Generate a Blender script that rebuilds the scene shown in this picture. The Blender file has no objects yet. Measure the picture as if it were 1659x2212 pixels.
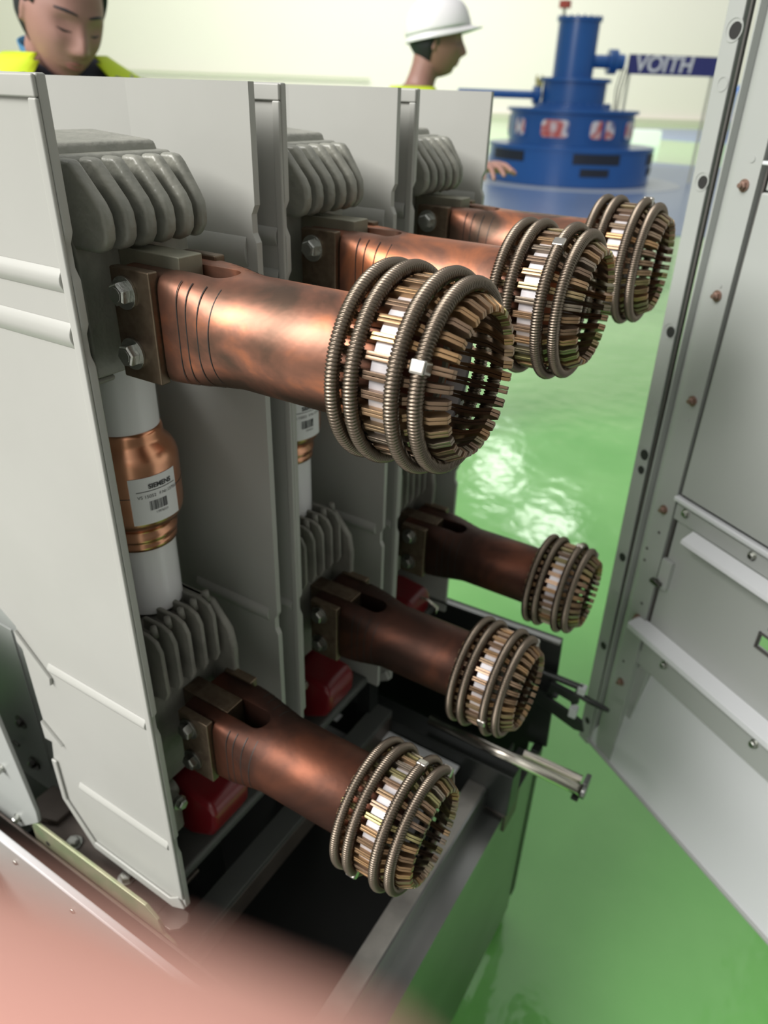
import bpy, bmesh, math, random
from mathutils import Vector, Matrix, Euler
random.seed(7)
PI = math.pi
S = bpy.context.scene
COL = S.collection

# ------------------------------------------------------------ camera, sky, lights, exposure
CAM = Vector((0.1976, -0.3705, 1.45))
_yaw, _pitch, _roll, FPX = 2.110, -0.5264, 0.0352, 1564.8
FW = Vector((math.cos(_pitch)*math.cos(_yaw), math.cos(_pitch)*math.sin(_yaw), math.sin(_pitch)))
_s = FW.cross(Vector((0, 0, 1))).normalized(); _u = _s.cross(FW)
RT = _s*math.cos(_roll) + _u*math.sin(_roll)
UP = _u*math.cos(_roll) - _s*math.sin(_roll)
cd = bpy.data.cameras.new('camera'); cam = bpy.data.objects.new('camera', cd); COL.objects.link(cam)
cam.matrix_world = Matrix(((RT.x, UP.x, -FW.x, CAM.x), (RT.y, UP.y, -FW.y, CAM.y), (RT.z, UP.z, -FW.z, CAM.z), (0, 0, 0, 1)))
cd.sensor_fit = 'VERTICAL'; cd.sensor_height = 36.0; cd.lens = 36.0*FPX/2212.0
cd.clip_start = 0.004; cd.clip_end = 400
cd.dof.use_dof = True; cd.dof.focus_distance = 0.47; cd.dof.aperture_fstop = cd.lens/3.5
S.camera = cam

W = bpy.data.worlds.new('world'); S.world = W; W.use_nodes = True
bg = W.node_tree.nodes['Background']; bg.inputs[1].default_value = 0.54
_nt = W.node_tree; _tc = _nt.nodes.new('ShaderNodeTexCoord'); _sx = _nt.nodes.new('ShaderNodeSeparateXYZ'); _cr = _nt.nodes.new('ShaderNodeValToRGB')
_nt.links.new(_tc.outputs['Generated'], _sx.inputs[0]); _mr = _nt.nodes.new('ShaderNodeMapRange'); _mr.inputs['From Min'].default_value = -1
_nt.links.new(_sx.outputs['Z'], _mr.inputs[0]); _nt.links.new(_mr.outputs[0], _cr.inputs[0]); _nt.links.new(_cr.outputs[0], bg.inputs[0])
_e = _cr.color_ramp.elements; _e[0].position = .48; _e[0].color = (.20, .22, .19, 1); _e[1].position = .95; _e[1].color = (1.15, 1.14, 1.12, 1)
_k = _e.new(.53); _k.color = (.42, .42, .40, 1); _k = _e.new(.70); _k.color = (.80, .80, .78, 1)

def area_light(name, loc, target, sx, sy, power, colr=(1, 1, 1)):
    l = bpy.data.lights.new(name, 'AREA'); l.shape = 'RECTANGLE'; l.size = sx; l.size_y = sy; l.energy = power; l.color = colr
    o = bpy.data.objects.new(name, l); COL.objects.link(o); o.location = loc
    o.rotation_euler = (Vector(target)-Vector(loc)).to_track_quat('-Z', 'Y').to_euler()
    return o
area_light('hall_lamp_row', (-4.0, -5.5, 6.5), (-0.2, 0.2, 1.0), 6, 4, 1300, (1.0, 0.97, 0.93))
area_light('hall_lamp_bank', (-15, 20, 14), (-26, 55, 5), 20, 8, 11000, (1.0, 0.98, 0.93))  # fill light added to brighten the far wall

S.view_settings.view_transform = 'Standard'; S.view_settings.look = 'None'
S.view_settings.exposure = 0.0; S.view_settings.gamma = 1.0

# ------------------------------------------------------------ materials
def mat(name, col, rough=0.5, metal=0.0, spec=0.5, coat=0.0, var=None, vscale=8.0, bump=0.0, bscale=60.0, emit=0, stretch=None, vdetail=4, lo=.35, hi=.65, trans=0.0):
    m = bpy.data.materials.new(name); m.use_nodes = True
    nt = m.node_tree; b = nt.nodes['Principled BSDF']
    b.inputs['Base Color'].default_value = (*col, 1); b.inputs['Roughness'].default_value = rough
    b.inputs['Metallic'].default_value = metal; b.inputs['Specular IOR Level'].default_value = spec
    if coat: b.inputs['Coat Weight'].default_value = coat; b.inputs['Coat Roughness'].default_value = .12
    if trans: b.inputs['Transmission Weight'].default_value = trans
    tc = None
    if var or bump:
        tc = nt.nodes.new('ShaderNodeTexCoord'); mp = nt.nodes.new('ShaderNodeMapping')
        nt.links.new(tc.outputs['Object'], mp.inputs[0])
        if stretch: mp.inputs['Scale'].default_value = stretch
    if var:
        n = nt.nodes.new('ShaderNodeTexNoise'); n.inputs['Scale'].default_value = vscale; n.inputs['Detail'].default_value = vdetail
        nt.links.new(mp.outputs[0], n.inputs['Vector'])
        r = nt.nodes.new('ShaderNodeValToRGB'); cs = [col] + list(var)
        r.color_ramp.elements[0].position = lo; r.color_ramp.elements[1].position = hi
        r.color_ramp.elements[0].color = (*cs[0], 1); r.color_ramp.elements[1].color = (*cs[-1], 1)
        for i, c in enumerate(cs[1:-1]):
            e = r.color_ramp.elements.new(lo + (hi-lo)*(i+1)/(len(cs)-1)); e.color = (*c, 1)
        nt.links.new(n.outputs[0], r.inputs[0]); nt.links.new(r.outputs[0], b.inputs['Base Color'])
    if bump:
        n2 = nt.nodes.new('ShaderNodeTexNoise'); n2.inputs['Scale'].default_value = bscale
        nt.links.new(mp.outputs[0], n2.inputs['Vector'])
        bp = nt.nodes.new('ShaderNodeBump'); bp.inputs['Strength'].default_value = bump; bp.inputs['Distance'].default_value = 0.002
        nt.links.new(n2.outputs[0], bp.inputs['Height']); nt.links.new(bp.outputs[0], b.inputs['Normal'])
    if emit:
        b.inputs['Emission Color'].default_value = (*col, 1); b.inputs['Emission Strength'].default_value = emit
    return m

M = {}
M['shell'] = mat('grey_moulded_plastic', (.385, .39, .365), .42, var=[(.41, .415, .39)], vscale=6)
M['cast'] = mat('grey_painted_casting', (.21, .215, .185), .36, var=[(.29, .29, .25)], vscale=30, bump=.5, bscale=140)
M['castdark'] = mat('dusty_grey_casting', (.15, .15, .13), .5, var=[(.22, .215, .19)], vscale=30, bump=.4, bscale=140)  # darker tone of the casting grey, for the lower castings
M['ceramic'] = mat('white_ceramic', (.80, .80, .82), .25)
M['shieldcu'] = mat('polished_copper_shield', (.72, .34, .20), .26, 1.0, var=[(.80, .42, .27)], vscale=25, bump=.15, bscale=30)
M['spring'] = mat('spring_steel', (.20, .165, .13), .38, 1.0)
M['ferrule'] = mat('bright_spring_joint', (.50, .48, .44), .28, 1.0)
M['ring'] = mat('silver_white_ring', (.62, .60, .62), .45, .25, var=[(.50, .48, .50)], vscale=60)
M['bolt'] = mat('zinc_bolt', (.48, .49, .46), .3, 1.0, bump=.2, bscale=400)
M['boltmid'] = mat('grimy_bolt', (.27, .27, .25), .36, 1.0)  # bolt metal with the lower row's shade put into its colour
M['boltdark'] = mat('dull_bolt', (.16, .155, .145), .4, 1.0)
M['bar'] = mat('tarnished_plated_bar', (.10, .068, .048), .42, .8, var=[(.17, .13, .09), (.12, .085, .055)], vscale=40, bump=.3, bscale=120)
M['terminal'] = mat('grey_green_terminal', (.24, .24, .19), .5, .6, var=[(.30, .29, .22)], vscale=50)
M['redplastic'] = mat('dark_red_plastic', (.17, .004, .009), .35, coat=.2)
M['paintgrey'] = mat('grey_enamelled_sheet', (.37, .39, .375), .38, var=[(.40, .42, .405)], vscale=3)
M['lightpaint'] = mat('light_grey_enamel', (.66, .68, .70), .35)  # real pale enamel, also the painted-in light on the door flap
M['darkpaint'] = mat('dark_grey_sheet', (.075, .08, .075), .45)  # real dark sheet, also painted shade on tray and open compartment
M['black'] = mat('black_plate', (.012, .013, .012), .5)
M['blackmetal'] = mat('black_steel', (.03, .034, .032), .35, .4)
M['steel'] = mat('worn_galvanised_steel', (.30, .29, .27), .42, .9, var=[(.52, .50, .46), (.36, .35, .32)], vscale=9, bump=.2, bscale=80)
M['dullsteel'] = mat('grey_steel_plate', (.26, .27, .26), .30, .95, var=[(.33, .34, .33)], vscale=5)
M['brownsteel'] = mat('dusty_brown_steel', (.11, .09, .08), .45, .6, var=[(.16, .135, .12)], vscale=12)
M['zincgreen'] = mat('green_passivated_zinc', (.34, .40, .23), .42, .5, var=[(.42, .42, .28), (.30, .38, .22)], vscale=25)
M['rod'] = mat('polished_steel_rod', (.72, .68, .60), .22, 1.0)
M['hole'] = mat('dark_hole', (.02, .02, .02), .7)
M['gasket'] = mat('dark_seam', (.09, .085, .08), .6)
M['white'] = mat('white_strip', (.85, .86, .88), .4)
M['rust'] = mat('rusty_rivet', (.30, .20, .16), .45, .6)
M['blue'] = mat('blue_machine_paint', (.018, .105, .36), .32, coat=.3, var=[(.022, .12, .40)], vscale=1.2)
M['bluefloor'] = mat('blue_grey_floor_paint', (.16, .24, .43), .28, var=[(.19, .27, .46)], vscale=.5)
M['vent'] = mat('dark_vent', (.02, .025, .04), .5)
M['glass'] = mat('bright_window_pane', (.70, .70, .74), .1, 0, var=[(.10, .11, .30), (.82, .80, .82), (.60, .09, .08), (.9, .9, .88)], vscale=2.6, vdetail=1, lo=.25, hi=.62)
M['ringpale'] = mat('pale_floor_ring', (.42, .47, .55), .35)
M['signblue'] = mat('navy_sign', (.045, .05, .22), .5)
M['signwhite'] = mat('white_sign_letters', (.85, .86, .9), .5)
M['yellow'] = mat('yellow_fitting', (.55, .50, .15), .5)
M['red'] = mat('red_pipe', (.6, .1, .07), .5)
M['pipepale'] = mat('pale_pipe', (.62, .62, .50), .5)
M['wall'] = mat('cream_wall', (.87, .81, .76), .6, var=[(.89, .83, .79)], vscale=.06)
M['skin'] = mat('skin', (.31, .165, .135), .5, var=[(.34, .185, .15)], vscale=20)
M['skinpink'] = mat('pink_skin', (.93, .46, .39), .55, var=[(.95, .50, .42)], vscale=60)
M['nail'] = mat('finger_nail', (.9, .55, .5), .3)
M['lip'] = mat('lips', (.36, .13, .12), .45)
M['hair'] = mat('black_hair', (.012, .013, .018), .6, bump=.5, bscale=200)
M['eye'] = mat('dark_eye', (.02, .015, .015), .3)
M['vest'] = mat('yellow_green_vest', (.62, .80, .02), .65)
M['reflect'] = mat('grey_reflective_tape', (.28, .28, .30), .4)
M['bluecloth'] = mat('blue_collar', (.03, .16, .30), .7)
M['darkcloth'] = mat('dark_navy_cloth', (.02, .022, .04), .75)
M['helmet'] = mat('white_helmet', (.80, .79, .81), .3)
M['barcode'] = mat('label_ink', (.03, .03, .035), .5)
M['label'] = mat('white_label', (.80, .80, .82), .45)
M['lamp'] = mat('lamp_panel', (1.0, .98, .95), .5, emit=7)
M['greenglint'] = mat('mark', (.8, .8, .8), .5)

def mat_copper(name, dark, mid, hot, rough=.34, scale=11, seed=0):
    m = bpy.data.materials.new(name); m.use_nodes = True; nt = m.node_tree; b = nt.nodes['Principled BSDF']
    tc = nt.nodes.new('ShaderNodeTexCoord'); mp = nt.nodes.new('ShaderNodeMapping'); nt.links.new(tc.outputs['Object'], mp.inputs[0])
    oi = nt.nodes.new('ShaderNodeObjectInfo'); vm = nt.nodes.new('ShaderNodeVectorMath'); vm.operation = 'ADD'
    ml = nt.nodes.new('ShaderNodeMath'); ml.operation = 'MULTIPLY'; ml.inputs[1].default_value = 9
    nt.links.new(oi.outputs['Random'], ml.inputs[0]); nt.links.new(mp.outputs[0], vm.inputs[0]); nt.links.new(ml.outputs[0], vm.inputs[1])
    n = nt.nodes.new('ShaderNodeTexNoise'); n.inputs['Scale'].default_value = scale; n.inputs['Detail'].default_value = 5; n.inputs['Distortion'].default_value = .6
    nt.links.new(vm.outputs[0], n.inputs['Vector'])
    r = nt.nodes.new('ShaderNodeValToRGB'); e = r.color_ramp.elements
    e[0].position = .40; e[0].color = (*dark, 1); e[1].position = .66; e[1].color = (*hot, 1)
    k = e.new(.52); k.color = (*mid, 1)
    nt.links.new(n.outputs[0], r.inputs[0]); nt.links.new(r.outputs[0], b.inputs['Base Color'])
    b.inputs['Metallic'].default_value = .92
    rr = nt.nodes.new('ShaderNodeMapRange'); rr.inputs['To Min'].default_value = rough+.14; rr.inputs['To Max'].default_value = rough-.06
    nt.links.new(n.outputs[0], rr.inputs[0]); nt.links.new(rr.outputs[0], b.inputs['Roughness'])
    n2 = nt.nodes.new('ShaderNodeTexNoise'); n2.inputs['Scale'].default_value = 90; nt.links.new(mp.outputs[0], n2.inputs['Vector'])
    bp = nt.nodes.new('ShaderNodeBump'); bp.inputs['Strength'].default_value = .12; bp.inputs['Distance'].default_value = .002
    nt.links.new(n2.outputs[0], bp.inputs['Height']); nt.links.new(bp.outputs[0], b.inputs['Normal'])
    return m
M['copper'] = mat_copper('mottled_copper', (.13, .085, .062), (.30, .145, .10), (.74, .27, .13), .42, 14)
M['copperlow'] = mat_copper('dark_mottled_copper', (.048, .028, .022), (.085, .040, .029), (.16, .062, .038), .48, 10)  # copper with the shade of the lower arms put into its colour

def mat_finger():
    m = bpy.data.materials.new('plated_brass_fingers'); m.use_nodes = True; nt = m.node_tree; b = nt.nodes['Principled BSDF']
    oi = nt.nodes.new('ShaderNodeObjectInfo'); r = nt.nodes.new('ShaderNodeValToRGB'); e = r.color_ramp.elements
    e[0].position = 0; e[0].color = (.20, .135, .09, 1); e[1].position = 1; e[1].color = (.20, .14, .10, 1)
    for p, c in ((.25, (.42, .26, .13)), (.45, (.24, .20, .16)), (.6, (.27, .25, .11)), (.75, (.30, .20, .13))):
        k = e.new(p); k.color = (*c, 1)
    nt.links.new(oi.outputs['Random'], r.inputs[0]); nt.links.new(r.outputs[0], b.inputs['Base Color'])
    b.inputs['Metallic'].default_value = .85; b.inputs['Roughness'].default_value = .36
    return m
M['finger'] = mat_finger()

def mat_floor():
    m = bpy.data.materials.new('green_epoxy_floor'); m.use_nodes = True; nt = m.node_tree; b = nt.nodes['Principled BSDF']
    tc = nt.nodes.new('ShaderNodeTexCoord')
    n = nt.nodes.new('ShaderNodeTexNoise'); n.inputs['Scale'].default_value = 1.6; n.inputs['Detail'].default_value = 5
    nt.links.new(tc.outputs['Object'], n.inputs['Vector'])
    r = nt.nodes.new('ShaderNodeValToRGB'); e = r.color_ramp.elements
    e[0].position = .35; e[0].color = (.16, .50, .11, 1); e[1].position = .68; e[1].color = (.24, .60, .17, 1)
    nt.links.new(n.outputs[0], r.inputs[0]); nt.links.new(r.outputs[0], b.inputs['Base Color'])
    b.inputs['Roughness'].default_value = .13; b.inputs['Specular IOR Level'].default_value = .75
    b.inputs['Coat Weight'].default_value = .5; b.inputs['Coat Roughness'].default_value = .06
    n2 = nt.nodes.new('ShaderNodeTexNoise'); n2.inputs['Scale'].default_value = 9; n2.inputs['Detail'].default_value = 3
    nt.links.new(tc.outputs['Object'], n2.inputs['Vector'])
    bp = nt.nodes.new('ShaderNodeBump'); bp.inputs['Strength'].default_value = .35; bp.inputs['Distance'].default_value = .01
    nt.links.new(n2.outputs[0], bp.inputs['Height']); nt.links.new(bp.outputs[0], b.inputs['Normal']); nt.links.new(bp.outputs[0], b.inputs['Coat Normal'])
    return m
M['floor'] = mat_floor()

# ------------------------------------------------------------ helpers
def obj(name, bm, m, parent=None, smooth=False, loc=None, rot=None, bevel=0, seg=2, label=None):
    me = bpy.data.meshes.new(name)
    bmesh.ops.recalc_face_normals(bm, faces=bm.faces)
    bm.to_mesh(me); bm.free()
    o = bpy.data.objects.new(name, me); COL.objects.link(o)
    for mm in (m if isinstance(m, (list, tuple)) else [m]): me.materials.append(mm)
    if smooth:
        for p in me.polygons: p.use_smooth = True
    if parent: o.parent = parent
    if loc is not None: o.location = loc
    if rot is not None: o.rotation_euler = rot
    if bevel:
        b = o.modifiers.new('bevel', 'BEVEL'); b.width = bevel; b.segments = seg; b.limit_method = 'ANGLE'; b.angle_limit = math.radians(35)
        for p in me.polygons: p.use_smooth = True
        w = o.modifiers.new('wn', 'WEIGHTED_NORMAL')
    if label: o['label'] = label
    return o
def tag(o, label=None, cat=None, group=None, kind=None):
    if label: o['label'] = label
    if cat: o['category'] = cat
    if group: o['group'] = group
    if kind: o['kind'] = kind
    return o
def thing(name, label, cat, loc=(0, 0, 0), rot=(0, 0, 0), group=None):
    o = bpy.data.objects.new(name, None); COL.objects.link(o); o.location = loc; o.rotation_euler = rot; o.empty_display_size = .05
    return tag(o, label, cat, group)
def box(bm, x0, x1, y0, y1, z0, z1, mi=0):
    v = [bm.verts.new(p) for p in ((x0, y0, z0), (x1, y0, z0), (x1, y1, z0), (x0, y1, z0), (x0, y0, z1), (x1, y0, z1), (x1, y1, z1), (x0, y1, z1))]
    for f in ((0, 3, 2, 1), (4, 5, 6, 7), (0, 1, 5, 4), (1, 2, 6, 5), (2, 3, 7, 6), (3, 0, 4, 7)):
        bm.faces.new([v[i] for i in f]).material_index = mi
    return bm
def B(*a):
    bm = bmesh.new(); return box(bm, *a)
def prism(bm, pts, axis, a0, a1, mi=0):
    """extrude polygon pts (2-D) along axis from a0 to a1"""
    def P(p, a):
        return {'x': (a, p[0], p[1]), 'y': (p[0], a, p[1]), 'z': (p[0], p[1], a)}[axis]
    lo = [bm.verts.new(P(p, a0)) for p in pts]; hi = [bm.verts.new(P(p, a1)) for p in pts]
    n = len(pts)
    bm.faces.new(lo).material_index = mi; bm.faces.new(hi[::-1]).material_index = mi
    for i in range(n):
        bm.faces.new((lo[i], hi[i], hi[(i+1) % n], lo[(i+1) % n])).material_index = mi
    return bm
def lathe(bm, prof, seg=48, axis='z', c=(0, 0, 0), cap=True, a0=0, a1=2*PI, mi=0):
    full = abs(a1-a0-2*PI) < 1e-6; n = seg if full else seg+1; rings = []
    for r, h in prof:
        rg = []
        for i in range(n):
            t = a0+(a1-a0)*i/seg
            p = {'z': (r*math.cos(t), r*math.sin(t), h), 'x': (h, r*math.cos(t), r*math.sin(t)), 'y': (r*math.sin(t), h, r*math.cos(t))}[axis]
            rg.append(bm.verts.new(Vector(p)+Vector(c)))
        rings.append(rg)
    for a, b in zip(rings, rings[1:]):
        for i in range(seg if not full else n):
            j = (i+1) % n
            bm.faces.new((a[i], a[j], b[j], b[i])).material_index = mi
    if cap and full:
        bm.faces.new(rings[0][::-1]).material_index = mi; bm.faces.new(rings[-1]).material_index = mi
    return bm
def cyl(bm, p0, p1, r0, r1=None, seg=16, mi=0):
    r1 = r0 if r1 is None else r1
    p0 = Vector(p0); p1 = Vector(p1); d = (p1-p0).normalized()
    a = d.orthogonal().normalized(); b = d.cross(a)
    R0 = [bm.verts.new(p0+(a*math.cos(t)+b*math.sin(t))*r0) for t in [2*PI*i/seg for i in range(seg)]]
    R1 = [bm.verts.new(p1+(a*math.cos(t)+b*math.sin(t))*r1) for t in [2*PI*i/seg for i in range(seg)]]
    for i in range(seg):
        j = (i+1) % seg; bm.faces.new((R0[i], R0[j], R1[j], R1[i])).material_index = mi
    bm.faces.new(R0[::-1]).material_index = mi; bm.faces.new(R1).material_index = mi
    return bm
def tube(bm, pts, rad, seg=12, ell=None, mi=0, caps=True):
    """swept tube along points; rad scalar or list; ell (a,b) squash"""
    pts = [Vector(p) for p in pts]; n = len(pts); rs = rad if isinstance(rad, (list, tuple)) else [rad]*n
    prev = None; rings = []
    for i, p in enumerate(pts):
        d = (pts[min(i+1, n-1)]-pts[max(i-1, 0)]).normalized()
        if prev is None: a = d.orthogonal().normalized()
        else: a = (prev-d*prev.dot(d)).normalized()
        prev = a; b = d.cross(a)
        rings.append([bm.verts.new(p+(a*math.cos(t)+b*math.sin(t))*rs[i]) for t in [2*PI*k/seg for k in range(seg)]])
    for A, Bb in zip(rings, rings[1:]):
        for k in range(seg):
            j = (k+1) % seg; bm.faces.new((A[k], A[j], Bb[j], Bb[k])).material_index = mi
    if caps: bm.faces.new(rings[0][::-1]).material_index = mi; bm.faces.new(rings[-1]).material_index = mi
    return bm
def ball(bm, c, r, sx=1, sy=1, sz=1, seg=20):
    m = Matrix.Translation(Vector(c)) @ Matrix.Diagonal((r*sx, r*sy, r*sz, 1))
    bmesh.ops.create_uvsphere(bm, u_segments=seg, v_segments=seg//2+2, radius=1, matrix=m); return bm
def hexbolt(bm, c, axis, r, h, wr, wh):
    """washer then hexagonal head standing out of a surface at c along axis"""
    c = Vector(c); a = Vector(axis).normalized()
    cyl(bm, c, c+a*wh, wr, seg=24); cyl(bm, c+a*wh, c+a*(wh+h*.85), r, seg=6); cyl(bm, c+a*(wh+h*.85), c+a*(wh+h), r*.97, r*.82, seg=6)
    cyl(bm, c+a*(wh+h), c+a*(wh+h+.0003), r*.6, seg=20)
    return bm
def bake(o):
    dg = bpy.context.evaluated_depsgraph_get(); dg.update()
    me = bpy.data.meshes.new_from_object(o.evaluated_get(dg)); o.modifiers.clear(); o.data = me
    return me
def remesh(o, vox, smooth=3):
    r = o.modifiers.new('r', 'REMESH'); r.mode = 'VOXEL'; r.voxel_size = vox; r.use_smooth_shade = True
    if smooth:
        s = o.modifiers.new('s', 'SMOOTH'); s.iterations = smooth; s.factor = .5
    me = bake(o)
    for p in me.polygons: p.use_smooth = True
def copy_tree(o, parent=None, name=None):
    c = o.copy(); COL.objects.link(c); c.parent = parent
    for ch in [x for x in bpy.data.objects if x.parent == o]: copy_tree(ch, c)
    return c
def world_basis(o, origin, ax, ay, az):
    o.matrix_world = Matrix(((ax.x, ay.x, az.x, origin[0]), (ax.y, ay.y, az.y, origin[1]), (ax.z, ay.z, az.z, origin[2]), (0, 0, 0, 1)))

# ------------------------------------------------------------ hall (setting)
FH = Vector((FW.x, FW.y, 0)).normalized(); RH = Vector((RT.x, RT.y, 0)).normalized()
HR = Matrix.Rotation(math.atan2(FH.y, FH.x), 4, 'Z')          # local +X runs down the hall, away from the camera
HANG = math.atan2(FH.y, FH.x)
def hall(d, r, z=0): return Vector((CAM.x, CAM.y, 0)) + FH*d + RH*r + Vector((0, 0, z))

floor = obj('floor', B(-80, 80, -40, 90, -.15, 0), M['floor']); tag(floor, kind='structure')
wb = bmesh.new(); box(wb, 58, 58.4, -60, 60, 0, 22)
wall = obj('wall_back', wb, M['wall'], loc=(CAM.x, CAM.y, 0), rot=(0, 0, HANG)); tag(wall, kind='structure')
wb = bmesh.new(); box(wb, -8, 58, 34, 34.4, 0, 22)
wl = obj('wall_left', wb, M['wall'], loc=(CAM.x, CAM.y, 0), rot=(0, 0, HANG)); tag(wl, kind='structure')
tb = bmesh.new(); box(tb, 57.7, 58, -60, 60, 0.0, .35)
tag(obj('baseboard_back', tb, M['pipepale'], loc=(CAM.x, CAM.y, 0), rot=(0, 0, HANG)), kind='structure')
for i, (px, py) in enumerate(((1180, 1150), (1075, 1010))):       # lamps whose reflections show on the wet-looking floor
    rr = FW+RT*((px-829.5)/FPX)-UP*((py-1106)/FPX); hit = CAM-rr*(CAM.z/rr.z)
    pos = hit+Vector((rr.x, rr.y, -rr.z))*(8.0/-rr.z)
    o = obj('ceiling_light', B(-.9, .9, -.55, .55, -.05, .05), M['lamp'], loc=pos, rot=(0, 0, HANG))
    tag(o, 'white hall lamp hanging above the floor, ' + ('nearer of the two' if i == 0 else 'farther of the two'), 'lamp')

# blue painted floor circles, the hydro generator tops
def disc(name, c, r, z, m, r0=0):
    bm = bmesh.new()
    if r0: lathe(bm, [(r0, 0), (r0, z), (r, z), (r, 0)], 96, cap=False)
    else: lathe(bm, [(r, 0), (r, z)], 96)
    return obj(name, bm, m, loc=(c[0], c[1], 0))
GC = Vector((-4.98, 15.35, 0)) - RH*.19
tag(disc('floor_paint_circle', GC, 6.6, .006, M['bluefloor']), 'blue painted circle on the green floor around the blue generator', 'floor marking')
tag(disc('floor_ring', GC, 2.2, .012, M['ringpale'], 1.62), 'pale ring on the floor around the foot of the blue generator', 'floor ring')
G2 = hall(40, 19.5)
tag(disc('floor_paint_circle', G2, 9.5, .006, M['bluefloor']), 'far blue painted circle on the green floor behind the generator, beside the open door', 'floor marking')

gen = thing('generator_top', 'round blue hydro generator top with stepped drums, windows and chimney', 'generator', (GC.x, GC.y, 0), (0, 0, HANG+PI))
# local +X faces the camera, local +Y is image left... (RH = -Y local)
def L(bm, name, m='blue', par=gen, smooth=False):
    for v in bm.verts: v.co.y = -v.co.y        # image left is local -Y
    return obj(name, bm, M[m], par, smooth)
def drum(prof, name, yoff=0.0, bv=0):
    o = L(lathe(bmesh.new(), prof, 96, c=(0, yoff, 0)), name); md = o.modifiers.new('e', 'EDGE_SPLIT'); md.split_angle = math.radians(30)
    for p in o.data.polygons: p.use_smooth = True
    return o
lower = drum([(1.58, 0.012), (1.58, .60), (1.60, .60), (1.60, .655), (1.20, .665)], 'lower_drum')
mid = drum([(1.18, .66), (1.18, 1.20), (1.25, 1.20), (1.25, 1.26), (.74, 1.27)], 'window_drum', .05)
up_ = drum([(.74, 1.26), (.74, 1.33), (.60, 1.34), (.60, 1.70), (.67, 1.70), (.67, 1.765), (.4, 1.77)], 'upper_drum', .08)
chim = drum([(.375, 1.77), (.375, 2.66), (.41, 2.66), (.41, 2.72), (.36, 2.72), (.36, 2.0)], 'chimney', .15)
for k in range(28):
    t = 2*PI*k/28; bm = cyl(bmesh.new(), (.70*math.cos(t), .08+.70*math.sin(t), 1.33), (.70*math.cos(t), .08+.70*math.sin(t), 1.365), .02, seg=6)
    L(bm, 'flange_bolt', par=up_)
for k in range(20):
    t = 2*PI*k/20; bm = cyl(bmesh.new(), (.39*math.cos(t), .15+.39*math.sin(t), 2.72), (.39*math.cos(t), .15+.39*math.sin(t), 2.745), .016, seg=6)
    L(bm, 'chimney_bolt', par=chim)
def curved_patch(bm, R, th0, th1, z0, z1, t, yoff=0, rr=0.0, n=20, mi=0):
    """slab lying on a cylinder wall, corners rounded by rr"""
    def pr(u):      # half inset near the ends
        w = (th1-th0)*R; d = min(u, 1-u)*w
        if rr <= 0 or d >= rr: return 0
        return rr-math.sqrt(max(0, rr*rr-(rr-d)**2))
    cols = []
    for i in range(n+1):
        u = i/n; u = .5-.5*math.cos(PI*u) if rr else u
        th = th0+(th1-th0)*u; q = pr(u)
        q = min(q, (z1-z0)/2-.001)
        cols.append([bm.verts.new((r_*math.cos(th), yoff+r_*math.sin(th), z)) for r_ in (R, R+t) for z in (z0+q, z1-q)])
    for a, b in zip(cols, cols[1:]):
        for i, j in ((2, 3), (0, 1), (0, 2), (1, 3)): bm.faces.new((a[i], b[i], b[j], a[j])).material_index = mi
    for c in (cols[0], cols[-1]): bm.faces.new((c[0], c[2], c[3], c[1])).material_index = mi
# windows (angle about the drum: + is image left)
for th0, th1 in ((.22, .66), (-.52, -.10), (-1.18, -.80), (.98, 1.22), (1.7, 2.1), (-2.1, -1.7)):
    bm = bmesh.new(); curved_patch(bm, 1.175, th0-.05, th1+.05, .755, 1.13, .02, .05, .10)
    w = L(bm, 'window_frame')
    bm = bmesh.new(); curved_patch(bm, 1.185, th0, th1, .80, 1.09, .02, .05, .08); L(bm, 'window_pane', 'glass', w)
bm = bmesh.new(); curved_patch(bm, 1.197, -.335, -.285, .80, 1.09, .02, .05); L(bm, 'window_post')
for th0, th1, z0, z1 in ((-.40, .16, .40, .57), (-.28, .06, .20, .33), (-1.35, -.93, .38, .57), (-1.35, -1.0, .2, .33), (.75, 1.3, .40, .57)):
    bm = bmesh.new(); curved_patch(bm, 1.575, th0, th1, z0, z1, .02); L(bm, 'vent_grille', 'vent')
# side pipes
bm = tube(bmesh.new(), [(0, -.20, 2.05), (0, -.50, 2.05)], .11, 24); L(bm, 'side_pipe')
bm = cyl(bmesh.new(), (0, -.48, 2.05), (0, -.55, 2.05), .205, seg=24); cyl(bm, (0, -.57, 2.05), (0, -.64, 2.05), .205, seg=24); cyl(bm, (0, -.55, 2.05), (0, -.57, 2.05), .16, seg=24)
cyl(bm, (0, -.64, 2.05), (0, -.78, 2.05), .13, seg=24); L(bm, 'pipe_flange')
bm = tube(bmesh.new(), [(0, .70, 1.47), (0, 2.3, 1.47)], .07, 20); cyl(bm, (0, .72, 1.47), (0, .86, 1.47), .15, seg=20); L(bm, 'oil_pipe')
bm = bmesh.new(); cyl(bm, (0, .76, 1.6), (0, .76, 1.74), .03, seg=10); box(bm, -.04, .04, .68, .84, 1.70, 1.74); box(bm, -.02, .02, .70, .73, 1.6, 1.8); box(bm, -.02, .02, .80, .83, 1.6, 1.8)
L(bm, 'valve', 'yellow')
for k, yo in enumerate((-.74, -.80, -.86)):
    bm = tube(bmesh.new(), [(.1, yo, 1.95), (.12, yo+.06, 1.6), (.1, yo+.02+.03*k, 1.2), (.1, yo+.05, .02)], .011, 6); L(bm, 'cable', 'vent')

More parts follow.
